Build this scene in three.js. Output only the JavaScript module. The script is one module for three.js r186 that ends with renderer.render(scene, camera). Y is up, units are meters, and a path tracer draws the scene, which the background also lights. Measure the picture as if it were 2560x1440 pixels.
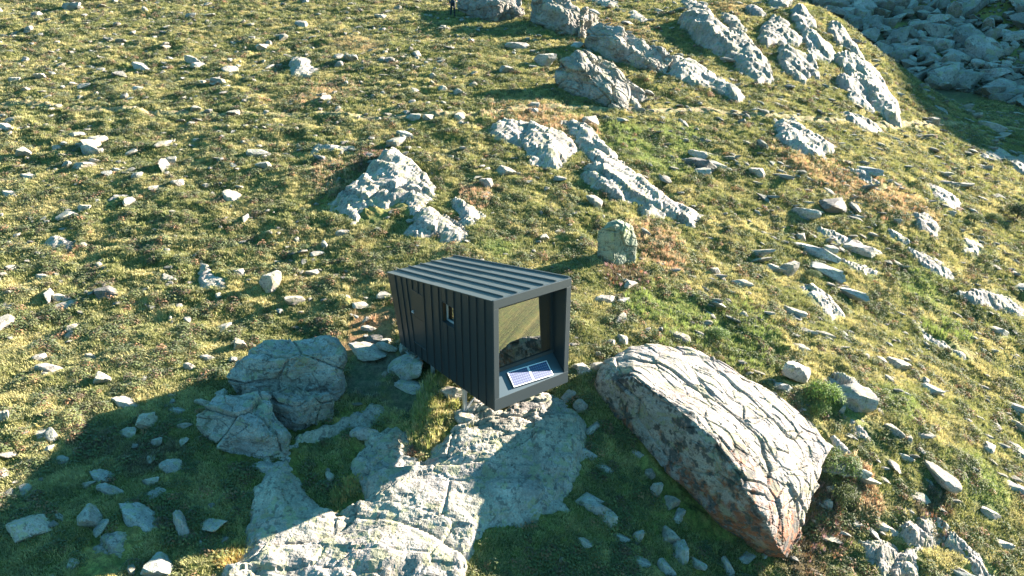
import * as THREE from 'three';
import { mergeGeometries, mergeVertices, toCreasedNormals } from 'three/addons/utils/BufferGeometryUtils.js';
import { ConvexGeometry } from 'three/addons/geometries/ConvexGeometry.js';
import { RoundedBoxGeometry } from 'three/addons/geometries/RoundedBoxGeometry.js';
import { MarchingCubes } from 'three/addons/objects/MarchingCubes.js';
import { createNoise2D, createNoise3D } from 'simplex-noise';

// ---------------------------------------------------------------- camera, sky, sun, exposure
const scene = new THREE.Scene();
const CAM_Y = 9.317, PITCH = 0.3918, F = 1712.96;            // metres above the cabin floor, radians, pixels of a 2560 wide picture
const camera = new THREE.PerspectiveCamera(45.61, 16 / 9, 0.1, 2000);
camera.position.set(0, CAM_Y, 0);
camera.rotation.set(-PITCH, 0, 0);
scene.add(camera);

const renderer = new THREE.WebGLRenderer({ antialias: true });
renderer.toneMapping = THREE.LinearToneMapping;
renderer.toneMappingExposure = 7.9;
renderer.shadowMap.enabled = true;

const SUN_AZ = 25 * Math.PI / 180, SUN_EL = 18.5 * Math.PI / 180;
const SUN = new THREE.Vector3(Math.cos(SUN_EL) * Math.cos(SUN_AZ), Math.sin(SUN_EL), -Math.cos(SUN_EL) * Math.sin(SUN_AZ));
{
  const w = 512, h = 256, d = new Float32Array(w * h * 4);
  for (let j = 0; j < h; j++) for (let i = 0; i < w; i++) {
    const el = ((j + 0.5) / h - 0.5) * Math.PI;               // row 0 is straight down
    const up = Math.max(0, Math.sin(el)), k = Math.pow(1 - up, 3);
    const o = (j * w + i) * 4, b = el < 0 ? 0.5 : 1;
    d[o] = b * (0.10 + 0.24 * k); d[o + 1] = b * (0.44 + 0.30 * k); d[o + 2] = b * (0.72 + 0.16 * k); d[o + 3] = 1;
  }
  const sky = new THREE.DataTexture(d, w, h, THREE.RGBAFormat, THREE.FloatType);
  sky.mapping = THREE.EquirectangularReflectionMapping;
  sky.magFilter = sky.minFilter = THREE.LinearFilter;
  sky.needsUpdate = true;
  scene.background = sky; scene.environment = sky;
  scene.backgroundIntensity = 0.18; scene.environmentIntensity = 0.18;
}
const sun = new THREE.DirectionalLight(new THREE.Color(1.0, 0.90, 0.77), 5);
sun.position.copy(SUN).multiplyScalar(150).add(new THREE.Vector3(0, 0, -30));
sun.target.position.set(0, 0, -30);
sun.castShadow = true;
Object.assign(sun.shadow.camera, { left: -90, right: 90, top: 90, bottom: -90, near: 1, far: 420 });
sun.shadow.mapSize.set(4096, 4096);
scene.add(sun, sun.target);

// ---------------------------------------------------------------- numbers, noise, small helpers
function rng(seed) { let s = (seed * 2654435761) >>> 0 || 1; return () => { s = (s + 0x6D2B79F5) >>> 0; let t = s; t = Math.imul(t ^ (t >>> 15), t | 1); t ^= t + Math.imul(t ^ (t >>> 7), t | 61); return ((t ^ (t >>> 14)) >>> 0) / 4294967296; }; }
const n2 = createNoise2D(rng(11)), n3 = createNoise3D(rng(12));
const clamp = (v, a = 0, b = 1) => Math.min(b, Math.max(a, v));
const mix = (a, b, t) => a + (b - a) * t;
const smooth = (a, b, v) => { const t = clamp((v - a) / (b - a)); return t * t * (3 - 2 * t); };
const fbm2 = (x, y, o = 3) => { let s = 0, a = 0.5; for (let i = 0; i < o; i++) { s += a * n2(x, y); x = x * 2.03 + 7.1; y = y * 2.03 - 3.7; a *= 0.5; } return s; };
const fbm3 = (x, y, z, o = 3) => { let s = 0, a = 0.5; for (let i = 0; i < o; i++) { s += a * n3(x, y, z); x = x * 2.03 + 7.1; y = y * 2.03 - 3.7; z = z * 2.03 + 1.3; a *= 0.5; } return s; };
function h3(i, j, k) { let h = Math.imul(i, 374761393) ^ Math.imul(j, 668265263) ^ Math.imul(k, 2147483647 ^ 1274126177); h = Math.imul(h ^ (h >>> 13), 1274126177); return ((h ^ (h >>> 16)) >>> 0) / 4294967296; }
const CELL = { f1: 0, f2: 0, id: 0, dx: 0, dz: 0 };
function cells(x, y, z) {                                       // joints between blocks: nearest and second nearest cell
  const X = Math.floor(x), Y = Math.floor(y), Z = Math.floor(z); let a = 9, b = 9, id = 0, ex = 0, ez = 0;
  for (let i = -1; i < 2; i++) for (let j = -1; j < 2; j++) for (let k = -1; k < 2; k++) {
    const u = X + i, v = Y + j, w = Z + k, r = h3(u, v, w);
    const dx = u + r - x, dy = v + h3(u + 57, v, w) - y, dz = w + h3(u, v + 91, w) - z, d = dx * dx + dy * dy + dz * dz;
    if (d < a) { b = a; a = d; id = r; ex = dx; ez = dz; } else if (d < b) b = d;
  }
  CELL.f1 = Math.sqrt(a); CELL.f2 = Math.sqrt(b); CELL.id = (id * 7919) % 1; CELL.dx = ex; CELL.dz = ez; return CELL;
}
const taken = new Map();
function numbered(n) { const c = taken.get(n) || 0; taken.set(n, c + 1); return c ? `${n}_${String(c).padStart(3, '0')}` : n; }
function put(o, name, label, category, group, kind) {           // a top-level thing
  o.name = numbered(name); o.userData.label = label; if (category) o.userData.category = category;
  if (group) o.userData.group = group; if (kind) o.userData.kind = kind;
  o.castShadow = o.receiveShadow = true; scene.add(o); return o;
}
function part(parent, name, geo, mat) { const m = new THREE.Mesh(geo, mat); m.name = name; m.castShadow = m.receiveShadow = true; parent.add(m); return m; }

// ---------------------------------------------------------------- the lie of the land
function rayDir(px, py) { const x = (px - 1280) / F, y = (720 - py) / F, c = Math.cos(PITCH), s = Math.sin(PITCH); return [x, y * c - s, -(c + y * s)]; }
function P(px, py, D) { const d = rayDir(px, py), t = D / -d[2]; return new THREE.Vector3(d[0] * t, CAM_Y + d[1] * t, -D); }
const CTRL = [];
for (const [px, py, D] of [
  [1280, 1440, 11.9], [640, 1440, 11.4], [0, 1440, 10.5], [1900, 1440, 13.2], [2560, 1440, 14.3],
  [0, 1095, 14.5], [500, 1095, 14.95], [0, 900, 17.8], [1158, 1030, 16.2], [1078, 947, 17.6], [1010, 868, 18.75], [700, 860, 19.2],
  [1450, 1010, 16.7], [1920, 1100, 16.6], [2560, 1100, 19.6], [2250, 1000, 18.6], [1060, 1085, 15.75],
  [0, 700, 22.1], [600, 650, 23.4], [1545, 650, 24.4], [1920, 700, 25], [2560, 700, 30], [2250, 850, 23.5],
  [0, 400, 31], [640, 420, 30], [1280, 500, 27.8], [1280, 300, 35.3], [1920, 400, 35], [2560, 500, 40], [2250, 500, 33],
  [0, 200, 40.8], [640, 200, 41], [1280, 150, 44], [1640, 200, 43.5], [1920, 150, 49], [2250, 300, 47], [2560, 345, 54], [2150, 150, 54],
  [0, 0, 57], [640, 0, 57], [1132, 46, 53], [1700, 0, 61], [2030, 12, 63], [2450, 330, 54],
  [2560, 300, 66], [2300, 250, 80], [2560, 250, 77], [2300, 100, 99], [2560, 120, 94], [2300, 0, 118], [2560, 0, 116], [2080, 0, 108]]) { const p = P(px, py, D); CTRL.push([p.x, p.z, p.y]); }
CTRL.push([25, -74, 1.5], [18, -82, 5], [-40, -92, 19], [0, -92, 17], [40, -165, 32], [100, -170, 30], [-60, -170, 40], [-45, -20, -0.1], [-45, -55, 9],
  [45, -14, -9], [70, -40, -6], [90, -80, 0], [0, 0, -5.6], [-25, 0, -5], [25, 0, -7.5], [0, 25, -12], [50, 20, -15], [-50, 25, -11], [95, -120, 10]);
const TPS = (() => {                                            // smooth sheet through the surveyed points
  const n = CTRL.length, N = n + 3, A = [];
  const U = (r2) => r2 < 1e-9 ? 0 : 0.5 * r2 * Math.log(r2);
  for (let i = 0; i < N; i++) A.push(new Float64Array(N + 1));
  for (let i = 0; i < n; i++) {
    for (let j = 0; j < n; j++) A[i][j] = U((CTRL[i][0] - CTRL[j][0]) ** 2 + (CTRL[i][1] - CTRL[j][1]) ** 2) + (i === j ? 6 : 0);
    A[i][n] = A[n][i] = 1; A[i][n + 1] = A[n + 1][i] = CTRL[i][0]; A[i][n + 2] = A[n + 2][i] = CTRL[i][1]; A[i][N] = CTRL[i][2];
  }
  for (let c = 0; c < N; c++) {
    let b = c; for (let r = c + 1; r < N; r++) if (Math.abs(A[r][c]) > Math.abs(A[b][c])) b = r;
    [A[c], A[b]] = [A[b], A[c]];
    for (let r = 0; r < N; r++) if (r !== c) { const f = A[r][c] / A[c][c]; if (f) for (let k = c; k <= N; k++) A[r][k] -= f * A[c][k]; }
  }
  const w = A.map((r, i) => r[N] / r[i]), X = CTRL.map((c) => c[0]), Y = CTRL.map((c) => c[1]);
  return (x, z) => { let s = w[n] + w[n + 1] * x + w[n + 2] * z; for (let i = 0; i < n; i++) { const a = x - X[i], b = z - Y[i], r = a * a + b * b; if (r > 1e-9) s += w[i] * 0.5 * r * Math.log(r); } return s; };
})();
function base(x, z) {                                           // the land without its small relief
  const cx = clamp(x, -75, 125), cz = clamp(z, -185, 45);
  let h = TPS(cx, cz) - 0.12 * Math.max(0, Math.abs(x - 25) - 100) * (x < 0 ? 1 : 0) + 0.25 * Math.max(0, -185 - z);
  const w = 0.906 * x - 0.423 * z, v = 0.423 * x + 0.906 * z;   // the mountain to the right that keeps the scree in shade
  const ridge = smooth(95, 190, w) * smooth(380, 215, w) * smooth(8, -40, v);
  return h + ridge * Math.max(0, 50 - h) + (ridge > 0.02 ? ridge * 2 * n2(x * 0.03, z * 0.03) : 0);
}
function relief(x, z) {                                         // hummocks of turf
  const rough = 0.65 + 0.5 * n2(x * 0.11 + 4, z * 0.11);
  const a = n2(x * 0.55, z * 0.8 + 9), b = n2(x * 1.5 + 3, z * 2.1), c = n2(x * 4.1, z * 5.2 + 2), d = n2(x * 9.5, z * 11);
  return 0.10 * fbm2(x * 0.16, z * 0.22) * 2 + rough * (0.125 * a + 0.085 * (b > 0 ? b * b * 1.6 : b * 0.5) + 0.050 * c + 0.022 * d);
}
const land = (x, z) => base(x, z) + relief(x, z);
function G(px, py, up = 0, far = 220) {                         // where the line of sight through a picture point meets the land
  const d = rayDir(px, py), f = (D) => { const t = D / -d[2]; return CAM_Y + d[1] * t - base(d[0] * t, -D) - up; };
  let a = 6, b = a; while (b < far) { b = a * 1.012 + 0.02; if (f(b) < 0) break; a = b; }
  for (let i = 0; i < 24; i++) { const m = (a + b) / 2; if (f(m) < 0) b = m; else a = m; }
  return P(px, py, (a + b) / 2);
}
const perPx = (p) => (-p.z * Math.cos(PITCH) + (CAM_Y - p.y) * Math.sin(PITCH)) / F;   // metres per picture pixel at a point

// what covers the ground: 0.2 m squares, 1 = rock, 2 = bare soil
const MX = -80, MZ = -150, MW = 800, MH = 760, MS = 0.2, cover = new Uint8Array(MW * MH);
const coverAt = (x, z) => { const i = Math.floor((x - MX) / MS), j = Math.floor((z - MZ) / MS); return i < 0 || j < 0 || i >= MW || j >= MH ? 0 : cover[j * MW + i]; };
function coverDisc(x, z, r, v = 1) { for (let a = x - r; a <= x + r; a += MS) for (let b = z - r; b <= z + r; b += MS) if ((a - x) ** 2 + (b - z) ** 2 <= r * r) { const i = Math.floor((a - MX) / MS), j = Math.floor((b - MZ) / MS); if (i >= 0 && j >= 0 && i < MW && j < MH) cover[j * MW + i] = v; } }
function inside(poly, x, z) { let c = false; for (let i = 0, j = poly.length - 1; i < poly.length; j = i++) { const [a, b] = poly[i], [e, f] = poly[j]; if ((b > z) !== (f > z) && x < (e - a) * (z - b) / (f - b) + a) c = !c; } return c; }
function edgeDist(poly, x, z) { let m = 1e9; for (let i = 0, j = poly.length - 1; i < poly.length; j = i++) { const [a, b] = poly[i], [e, f] = poly[j], dx = e - a, dz = f - b, t = clamp(((x - a) * dx + (z - b) * dz) / (dx * dx + dz * dz)); m = Math.min(m, (x - a - t * dx) ** 2 + (z - b - t * dz) ** 2); } return Math.sqrt(m); }

// ---------------------------------------------------------------- materials
function tileNoise(seed) {                                      // value noise that repeats after p cells
  return (x, y, p) => { const X = Math.floor(x), Y = Math.floor(y), f = x - X, g = y - Y, u = f * f * (3 - 2 * f), v = g * g * (3 - 2 * g), m = (k) => ((k % p) + p) % p;
    const a = h3(m(X), m(Y), seed), b = h3(m(X + 1), m(Y), seed), c = h3(m(X), m(Y + 1), seed), d = h3(m(X + 1), m(Y + 1), seed); return mix(mix(a, b, u), mix(c, d, u), v); };
}
function texture(size, fn, srgb, repeat) {
  const d = new Uint8Array(size * size * 4);
  for (let j = 0; j < size; j++) for (let i = 0; i < size; i++) { const c = fn(i / size, j / size), o = (j * size + i) * 4; for (let k = 0; k < 3; k++) d[o + k] = clamp(Math.round((c[k] ?? c[0]) * 255), 0, 255); d[o + 3] = 255; }
  const t = new THREE.DataTexture(d, size, size); t.wrapS = t.wrapT = THREE.RepeatWrapping; t.magFilter = THREE.LinearFilter; t.minFilter = THREE.LinearMipmapLinearFilter; t.generateMipmaps = true;
  if (srgb) t.colorSpace = THREE.SRGBColorSpace; if (repeat) t.repeat.set(repeat[0], repeat[1]); t.needsUpdate = true; return t;
}
const tn = tileNoise(5), tm = tileNoise(8);
const oct = (f, x, y, p, n) => { let s = 0, a = 0.5; for (let i = 0; i < n; i++) { s += a * f(x * p + i * 3, y * p + i * 5, p); p *= 2; a *= 0.5; } return s / (1 - Math.pow(0.5, n)); };
// stone: grey gneiss, mica speckle, crusts of pale green and black lichen
const rockColor = texture(1024, (u, v) => {
  const band = oct(tn, u, v * 1, 6, 5), fine = oct(tm, u, v, 96, 2), warm = oct(tn, u + 0.3, v + 0.1, 3, 4);
  let r = 0.80 + 0.20 * (band - 0.5) + 0.26 * (fine - 0.5), g = r * (0.985 + 0.02 * (warm - 0.5)), b = r * (0.95 - 0.10 * (warm - 0.5));
  const l = oct(tm, u + 0.5, v, 14, 4) + 0.35 * (oct(tn, u, v + 0.7, 4, 2) - 0.5), L = smooth(0.57, 0.66, l) * 0.45;
  r = mix(r, 0.74, L); g = mix(g, 0.77, L); b = mix(b, 0.55, L);
  const k = oct(tm, u, v + 0.25, 28, 3), K = smooth(0.63, 0.70, k + 0.25 * (band - 0.5)) * 0.42;
  r = mix(r, 0.34, K); g = mix(g, 0.34, K); b = mix(b, 0.34, K);
  return [r, g, b];
}, true, [0.42, 0.42]);
const rockBump = texture(1024, (u, v) => { const s = 1 - Math.abs(2 * oct(tn, u, v, 5, 5) - 1), t = oct(tm, u * 1, v * 3, 24, 4), f = oct(tm, u, v, 64, 3); return [0.35 * s + 0.35 * t + 0.3 * f]; }, false, [0.5, 0.5]);
const rockMat = new THREE.MeshStandardMaterial({ color: 0xffffff, vertexColors: true, map: rockColor, bumpMap: rockBump, bumpScale: 0.035, roughness: 0.92 });
const turfColor = texture(1024, (u, v) => { const a = oct(tn, u, v, 20, 5), b = oct(tm, u, v, 7, 4), c = oct(tm, u, v, 120, 2); const k = 0.82 + 0.5 * (a - 0.5) + 0.45 * (c - 0.5); return [k * (1 + 0.35 * (b - 0.5)), k, k * (0.85 + 0.2 * (b - 0.5))]; }, true, [0.6, 0.6]);
const turfBump = texture(1024, (u, v) => [0.5 * oct(tn, u, v, 26, 4) + 0.5 * oct(tm, u, v, 90, 3)], false, [0.6, 0.6]);
const turfMat = new THREE.MeshStandardMaterial({ vertexColors: true, map: turfColor, bumpMap: turfBump, bumpScale: 0.05, roughness: 1 });
const std = (r, g, b, rough = 0.6, metal = 0, more = {}) => new THREE.MeshStandardMaterial({ color: new THREE.Color().setRGB(r, g, b), roughness: rough, metalness: metal, ...more });

// ---------------------------------------------------------------- the hillside
const SPOTS = [];                                               // patches of another plant cover: x, z, radius, kind
const spot = (px, py, r, kind) => { const g = G(px, py); SPOTS.push([g.x, g.z, r * perPx(g), kind]); };
for (const [px, py, r] of [[930, 830, 70], [905, 800, 40], [960, 785, 40], [880, 862, 45]]) spot(px, py, r, 'soil');
for (const [px, py, r] of [[930, 930, 75], [1010, 985, 60], [960, 905, 60], [900, 960, 50]]) spot(px, py, r, 'gravel');
for (const [px, py, r] of [[1310, 296, 60], [1370, 310, 50], [1450, 330, 45], [1550, 75, 60], [1640, 600, 60], [1660, 640, 50], [2080, 440, 60], [2160, 480, 70], [2250, 500, 60], [2310, 530, 50], [1830, 20, 60], [740, 250, 45], [820, 225, 50], [2130, 1180, 40], [2150, 1230, 40], [880, 110, 60], [930, 120, 40], [1980, 400, 40], [2360, 300, 60]]) spot(px, py, r, 'rust');
for (const [px, py, r] of [[1560, 350, 90], [1700, 345, 90], [1640, 400, 80], [1740, 780, 90], [2060, 1010, 60], [1880, 860, 80], [1620, 760, 60], [2300, 720, 80], [2240, 1000, 70], [2450, 1200, 80], [1250, 620, 50]]) spot(px, py, r, 'fresh');
for (const [px, py, r] of [[1560, 680, 60], [930, 400, 50], [870, 480, 40], [2090, 1270, 60], [2000, 1400, 70], [250, 1100, 60], [370, 1130, 80]]) spot(px, py, r, 'heath');
const C3 = [0, 0, 0];
function ground(x, z) {                                         // plant and soil colour (linear)
  const a = fbm2(x * 0.23 + 5, z * 0.33, 3), b = fbm2(x * 0.9, z * 1.2 + 8, 3), c = n2(x * 3.1 + 1, z * 3.7);
  const dry = smooth(-0.25, 0.5, a + 0.55 * b + 0.12 * c), dark = smooth(0.10, 0.55, fbm2(x * 0.7 + 31, z * 0.9 - 5, 3) + 0.22 * c);
  let r = mix(0.150, 0.300, dry), g = mix(0.155, 0.258, dry), bl = mix(0.045, 0.105, dry);
  r = mix(r, 0.075, dark * 0.75); g = mix(g, 0.085, dark * 0.75); bl = mix(bl, 0.028, dark * 0.75);
  for (const [sx, sz, sr, k] of SPOTS) {
    const d = (x - sx) ** 2 + (z - sz) ** 2; if (d > sr * sr * 2.2) continue;
    const m = smooth(1.25, 0.5, Math.sqrt(d) / sr + 0.35 * b + 0.18 * c) * (k === 'rust' ? 0.55 : 0.85);
    const t = k === 'soil' ? [0.30, 0.17, 0.10] : k === 'gravel' ? [0.13, 0.125, 0.115] : k === 'rust' ? [0.36, 0.245, 0.13] : k === 'fresh' ? [0.15, 0.19, 0.05] : [0.085, 0.055, 0.035];
    r = mix(r, t[0], m); g = mix(g, t[1], m); bl = mix(bl, t[2], m);
  }
  C3[0] = r; C3[1] = g; C3[2] = bl; return C3;
}
function bare(x, z) { let m = 0; for (const [sx, sz, sr, k] of SPOTS) if (k === 'soil' || k === 'gravel') m = Math.max(m, smooth(1.1, 0.7, Math.hypot(x - sx, z - sz) / sr + 0.3 * n2(x * 2, z * 2))); return m; }
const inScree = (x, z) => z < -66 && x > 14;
{
  const Ds = [-45, -32, -22, -14, -8, -4, -1, 2, 4, 5.5, 6.6]; let D = 7.4;
  while (D < 140) { Ds.push(D); D *= D < 70 ? 1.0044 : 1.011; } while (D < 460) { Ds.push(D); D *= 1.05; }
  const inner = 700, outer = 14, cols = inner + 1 + 2 * outer, pos = new Float32Array(cols * Ds.length * 3), col = new Float32Array(pos.length), uv = new Float32Array(cols * Ds.length * 2);
  let o = 0;
  for (const D of Ds) for (let i = 0; i < cols; i++) {
    const W = Math.max(13, 0.80 * D + 5), k = i - outer; let x;
    if (k < 0) x = -W - (430 - W) * (-k / outer) ** 2; else if (k > inner) x = W + (430 - W) * ((k - inner) / outer) ** 2; else x = W * (2 * k / inner - 1);
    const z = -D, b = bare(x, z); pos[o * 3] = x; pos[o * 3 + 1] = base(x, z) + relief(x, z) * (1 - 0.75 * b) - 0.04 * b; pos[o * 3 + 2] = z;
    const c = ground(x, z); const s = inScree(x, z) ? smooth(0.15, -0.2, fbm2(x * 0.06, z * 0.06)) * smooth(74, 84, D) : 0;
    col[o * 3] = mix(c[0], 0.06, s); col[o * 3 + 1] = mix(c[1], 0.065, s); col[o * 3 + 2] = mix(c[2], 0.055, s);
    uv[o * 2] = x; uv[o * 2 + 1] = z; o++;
  }
  const idx = new Uint32Array((cols - 1) * (Ds.length - 1) * 6); let q = 0;
  for (let j = 0; j + 1 < Ds.length; j++) for (let i = 0; i + 1 < cols; i++) { const a = j * cols + i, b = a + 1, c = a + cols, d = c + 1; idx.set([a, b, c, b, d, c], q); q += 6; }
  const g = new THREE.BufferGeometry(); g.setAttribute('position', new THREE.BufferAttribute(pos, 3)); g.setAttribute('color', new THREE.BufferAttribute(col, 3)); g.setAttribute('uv', new THREE.BufferAttribute(uv, 2)); g.setIndex(new THREE.BufferAttribute(idx, 1)); g.computeVertexNormals();
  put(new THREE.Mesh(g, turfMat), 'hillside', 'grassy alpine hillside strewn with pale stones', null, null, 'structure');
}

// ---------------------------------------------------------------- stone shapes
function boxUV(g, off = 0) {                                    // texture laid on from the side each face turns to, in metres
  g = g.index ? g.toNonIndexed() : g; const p = g.attributes.position, uv = new Float32Array(p.count * 2), a = new THREE.Vector3(), b = new THREE.Vector3(), c = new THREE.Vector3();
  for (let i = 0; i < p.count; i += 3) {
    a.fromBufferAttribute(p, i); b.fromBufferAttribute(p, i + 1).sub(a); c.fromBufferAttribute(p, i + 2).sub(a); b.cross(c); const x = Math.abs(b.x), y = Math.abs(b.y), z = Math.abs(b.z);
    for (let k = 0; k < 3; k++) { a.fromBufferAttribute(p, i + k); uv.set(y >= x && y >= z ? [a.x + off, a.z] : x > z ? [a.z, a.y + off] : [a.x + off, a.y], (i + k) * 2); }
  }
  g.setAttribute('uv', new THREE.BufferAttribute(uv, 2)); return g;
}
function rockPaint(g, tint, seed, orange = 0) {                 // mineral tints and iron stains in uneven patches
  const p = g.attributes.position, c = new Float32Array(p.count * 3);
  for (let i = 0; i < p.count; i++) {
    const x = p.getX(i) + seed * 3.1, y = p.getY(i), z = p.getZ(i), a = fbm3(x * 0.7, y * 0.7, z * 0.7, 3), b = fbm3(x * 2.3 + 9, y * 2.3, z * 2.3, 3), k = 1 + 0.34 * a + 0.26 * b;
    const iron = smooth(0.18, 0.5, fbm3(x * 0.45 + 40, y * 0.6, z * 0.45, 3) + 0.25 * b) * 0.35, st = orange ? orange(p.getX(i), y, p.getZ(i), a, b) : 0;
    let r = tint[0] * k, gg = tint[1] * k, bl = tint[2] * k; r = mix(r, r * 1.12, iron); gg = mix(gg, gg * 0.92, iron); bl = mix(bl, bl * 0.80, iron);
    c[i * 3] = mix(r, 0.30, Math.max(0, st)); c[i * 3 + 1] = mix(gg, 0.115, Math.max(0, st)); c[i * 3 + 2] = mix(bl, 0.06, Math.max(0, st));
    if (st < 0) { c[i * 3] = mix(r, 0.045, -st); c[i * 3 + 1] = mix(gg, 0.048, -st); c[i * 3 + 2] = mix(bl, 0.05, -st); }
  }
  g.setAttribute('color', new THREE.BufferAttribute(c, 3)); return g;
}
const GREY = [0.36, 0.335, 0.305], PALE = [0.44, 0.41, 0.375], DARK = [0.17, 0.16, 0.155], COOL = [0.38, 0.385, 0.375];
// joints and foliation: how far the stone stands out at a point; strike = direction of the layers
function stoneRelief(x, y, z, strike, s, seed, k2 = 1) {        // blocks with tilted faces, steps and straight cracks between them
  const c = Math.cos(strike), n = Math.sin(strike), a = x * c + z * n, b = -x * n + z * c, wob = 0.10 * n3(x * 0.5, y * 0.5, z * 0.5 + seed);
  let q = cells(a / (s * 2.1) + wob, y / (s * 1.1), b / s + wob + seed), t1 = (q.id * 57.3) % 1 - 0.5, t2 = (q.id * 131.7) % 1 - 0.5;
  let h = s * (0.14 * (q.id - 0.5) + 0.26 * (t1 * q.dx + t2 * q.dz)) - Math.min(0.09, s * 0.12) * smooth(0.05, 0.0, q.f2 - q.f1);
  let t = s * 0.36; q = cells(a / (t * 2.4) + 7, y / t, b / t + wob * 2 + seed); t1 = (q.id * 57.3) % 1 - 0.5; t2 = (q.id * 131.7) % 1 - 0.5;
  h += k2 * t * (0.18 * (q.id - 0.5) + 0.34 * (t1 * q.dx + t2 * q.dz) - 0.10 * smooth(0.06, 0.0, q.f2 - q.f1));
  t = s * 0.13; q = cells(a / (t * 2.6) + 3, y / t, b / t + seed); t1 = (q.id * 57.3) % 1 - 0.5; t2 = (q.id * 131.7) % 1 - 0.5; h += k2 * t * (0.2 * (q.id - 0.5) + 0.4 * (t1 * q.dx + t2 * q.dz));
  const lay = b * 5.2 + y * 3 + 0.5 * n3(a * 0.5, y, b * 0.5 + seed), fr = lay - Math.floor(lay); h += k2 * 0.022 * (fr < 0.86 ? fr : (1 - fr) * 6.1) * h3(Math.floor(lay), Math.floor(a * 0.7 + seed), 3);
  return h;
}
const OUT = [];
function outcrop(name, label, category, px, o = {}) {           // bedrock that breaks through the turf
  const h = (o.h ?? 0.5) * (o.group ? 0.42 : 1), strike = o.strike ?? 0.6, s = (o.s ?? 0.7) * (o.group ? 1.6 : 1), seed = o.seed ?? (px[0][0] % 97), tilt = o.tilt ?? (o.group ? [-0.55, -0.1] : [0, 0]), tint = o.tint ?? PALE;
  const poly = px.map(([x, y]) => { const g = G(x, y, (o.up ?? 0.35) * h); return [g.x, g.z]; }), hole = (o.hole ?? []).map(([x, y]) => { const g = G(x, y, 0); return [g.x, g.z]; });
  const xs = poly.map((p) => p[0]), zs = poly.map((p) => p[1]), x0 = Math.min(...xs) - 0.3, x1 = Math.max(...xs) + 0.3, z0 = Math.min(...zs) - 0.3, z1 = Math.max(...zs) + 0.3;
  const cx = (x0 + x1) / 2, cz = (z0 + z1) / 2, R = Math.max(x1 - x0, z1 - z0) / 2, edge = Math.min(o.edge ?? 0.45, 0.3 * Math.min(x1 - x0, z1 - z0)), res = o.res ?? clamp(-cz * 0.0033, 0.045, 0.2), nx = Math.ceil((x1 - x0) / res), nz = Math.ceil((z1 - z0) / res);
  const id = new Int32Array((nx + 1) * (nz + 1)).fill(-1), pos = [], D = [];
  for (let j = 0; j <= nz; j++) for (let i = 0; i <= nx; i++) {
    const x = x0 + i * res, z = z0 + j * res, wx = x + 0.07 * n2(x * 1.7, z * 1.7 + seed) + 0.03 * n2(x * 6, z * 6), wz = z + 0.07 * n2(x * 1.7 + 50, z * 1.7) + 0.03 * n2(x * 6 + 9, z * 6);
    let d = edgeDist(poly, wx, wz) * (inside(poly, wx, wz) ? 1 : -1) + clamp(-cz * 0.006, 0.06, 0.3); if (hole.length) d = Math.min(d, edgeDist(hole, wx, wz) * (inside(hole, wx, wz) ? -1 : 1));
    if (d < -1.6 * res) continue;
    const lump = 1 + 0.28 * n2(x * 0.45 + seed, z * 0.45) + tilt[0] * (x - cx) / R + tilt[1] * (z - cz) / R, B = base(x, z);
    const pr = -0.1 + (h * Math.max(0.15, lump) + 0.1) * (1 - Math.exp(-1.5 * Math.max(0, d) / (edge * (1 + 0.4 * n2(x * 1.3, z * 1.3 + 3)))));
    const y = B + 0.25 * relief(x, z) + pr + (o.k ?? 1) * stoneRelief(x, pr * 0.8, z, strike, s, seed) * smooth(-0.02, 0.15, d);
    id[j * (nx + 1) + i] = pos.length / 3; pos.push(x - cx, y, z - cz); D.push(d);
  }
  const idx = [], by = base(cx, cz);
  for (let j = 0; j < nz; j++) for (let i = 0; i < nx; i++) { const a = id[j * (nx + 1) + i], b = id[j * (nx + 1) + i + 1], c = id[(j + 1) * (nx + 1) + i], d = id[(j + 1) * (nx + 1) + i + 1]; if (a >= 0 && b >= 0 && c >= 0) idx.push(a, c, b); if (b >= 0 && c >= 0 && d >= 0) idx.push(b, c, d); }
  for (let i = 1; i < pos.length; i += 3) pos[i] -= by;
  let g = new THREE.BufferGeometry(); g.setAttribute('position', new THREE.Float32BufferAttribute(pos, 3)); g.setIndex(idx);
  g = boxUV(rockPaint(g, tint, seed, o.stain), seed);
  const m = new THREE.Mesh(g, rockMat); m.position.set(cx, by, cz);
  for (let x = x0; x < x1; x += 0.1) for (let z = z0; z < z1; z += 0.1) if (inside(poly, x, z) && !(hole.length && inside(hole, x, z))) { const i = Math.floor((x - MX) / MS), j = Math.floor((z - MZ) / MS); if (i >= 0 && j >= 0 && i < MW && j < MH) cover[j * MW + i] = 1; }
  OUT.push([poly, h]);
  return put(m, name, label, category, o.group);
}
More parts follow.
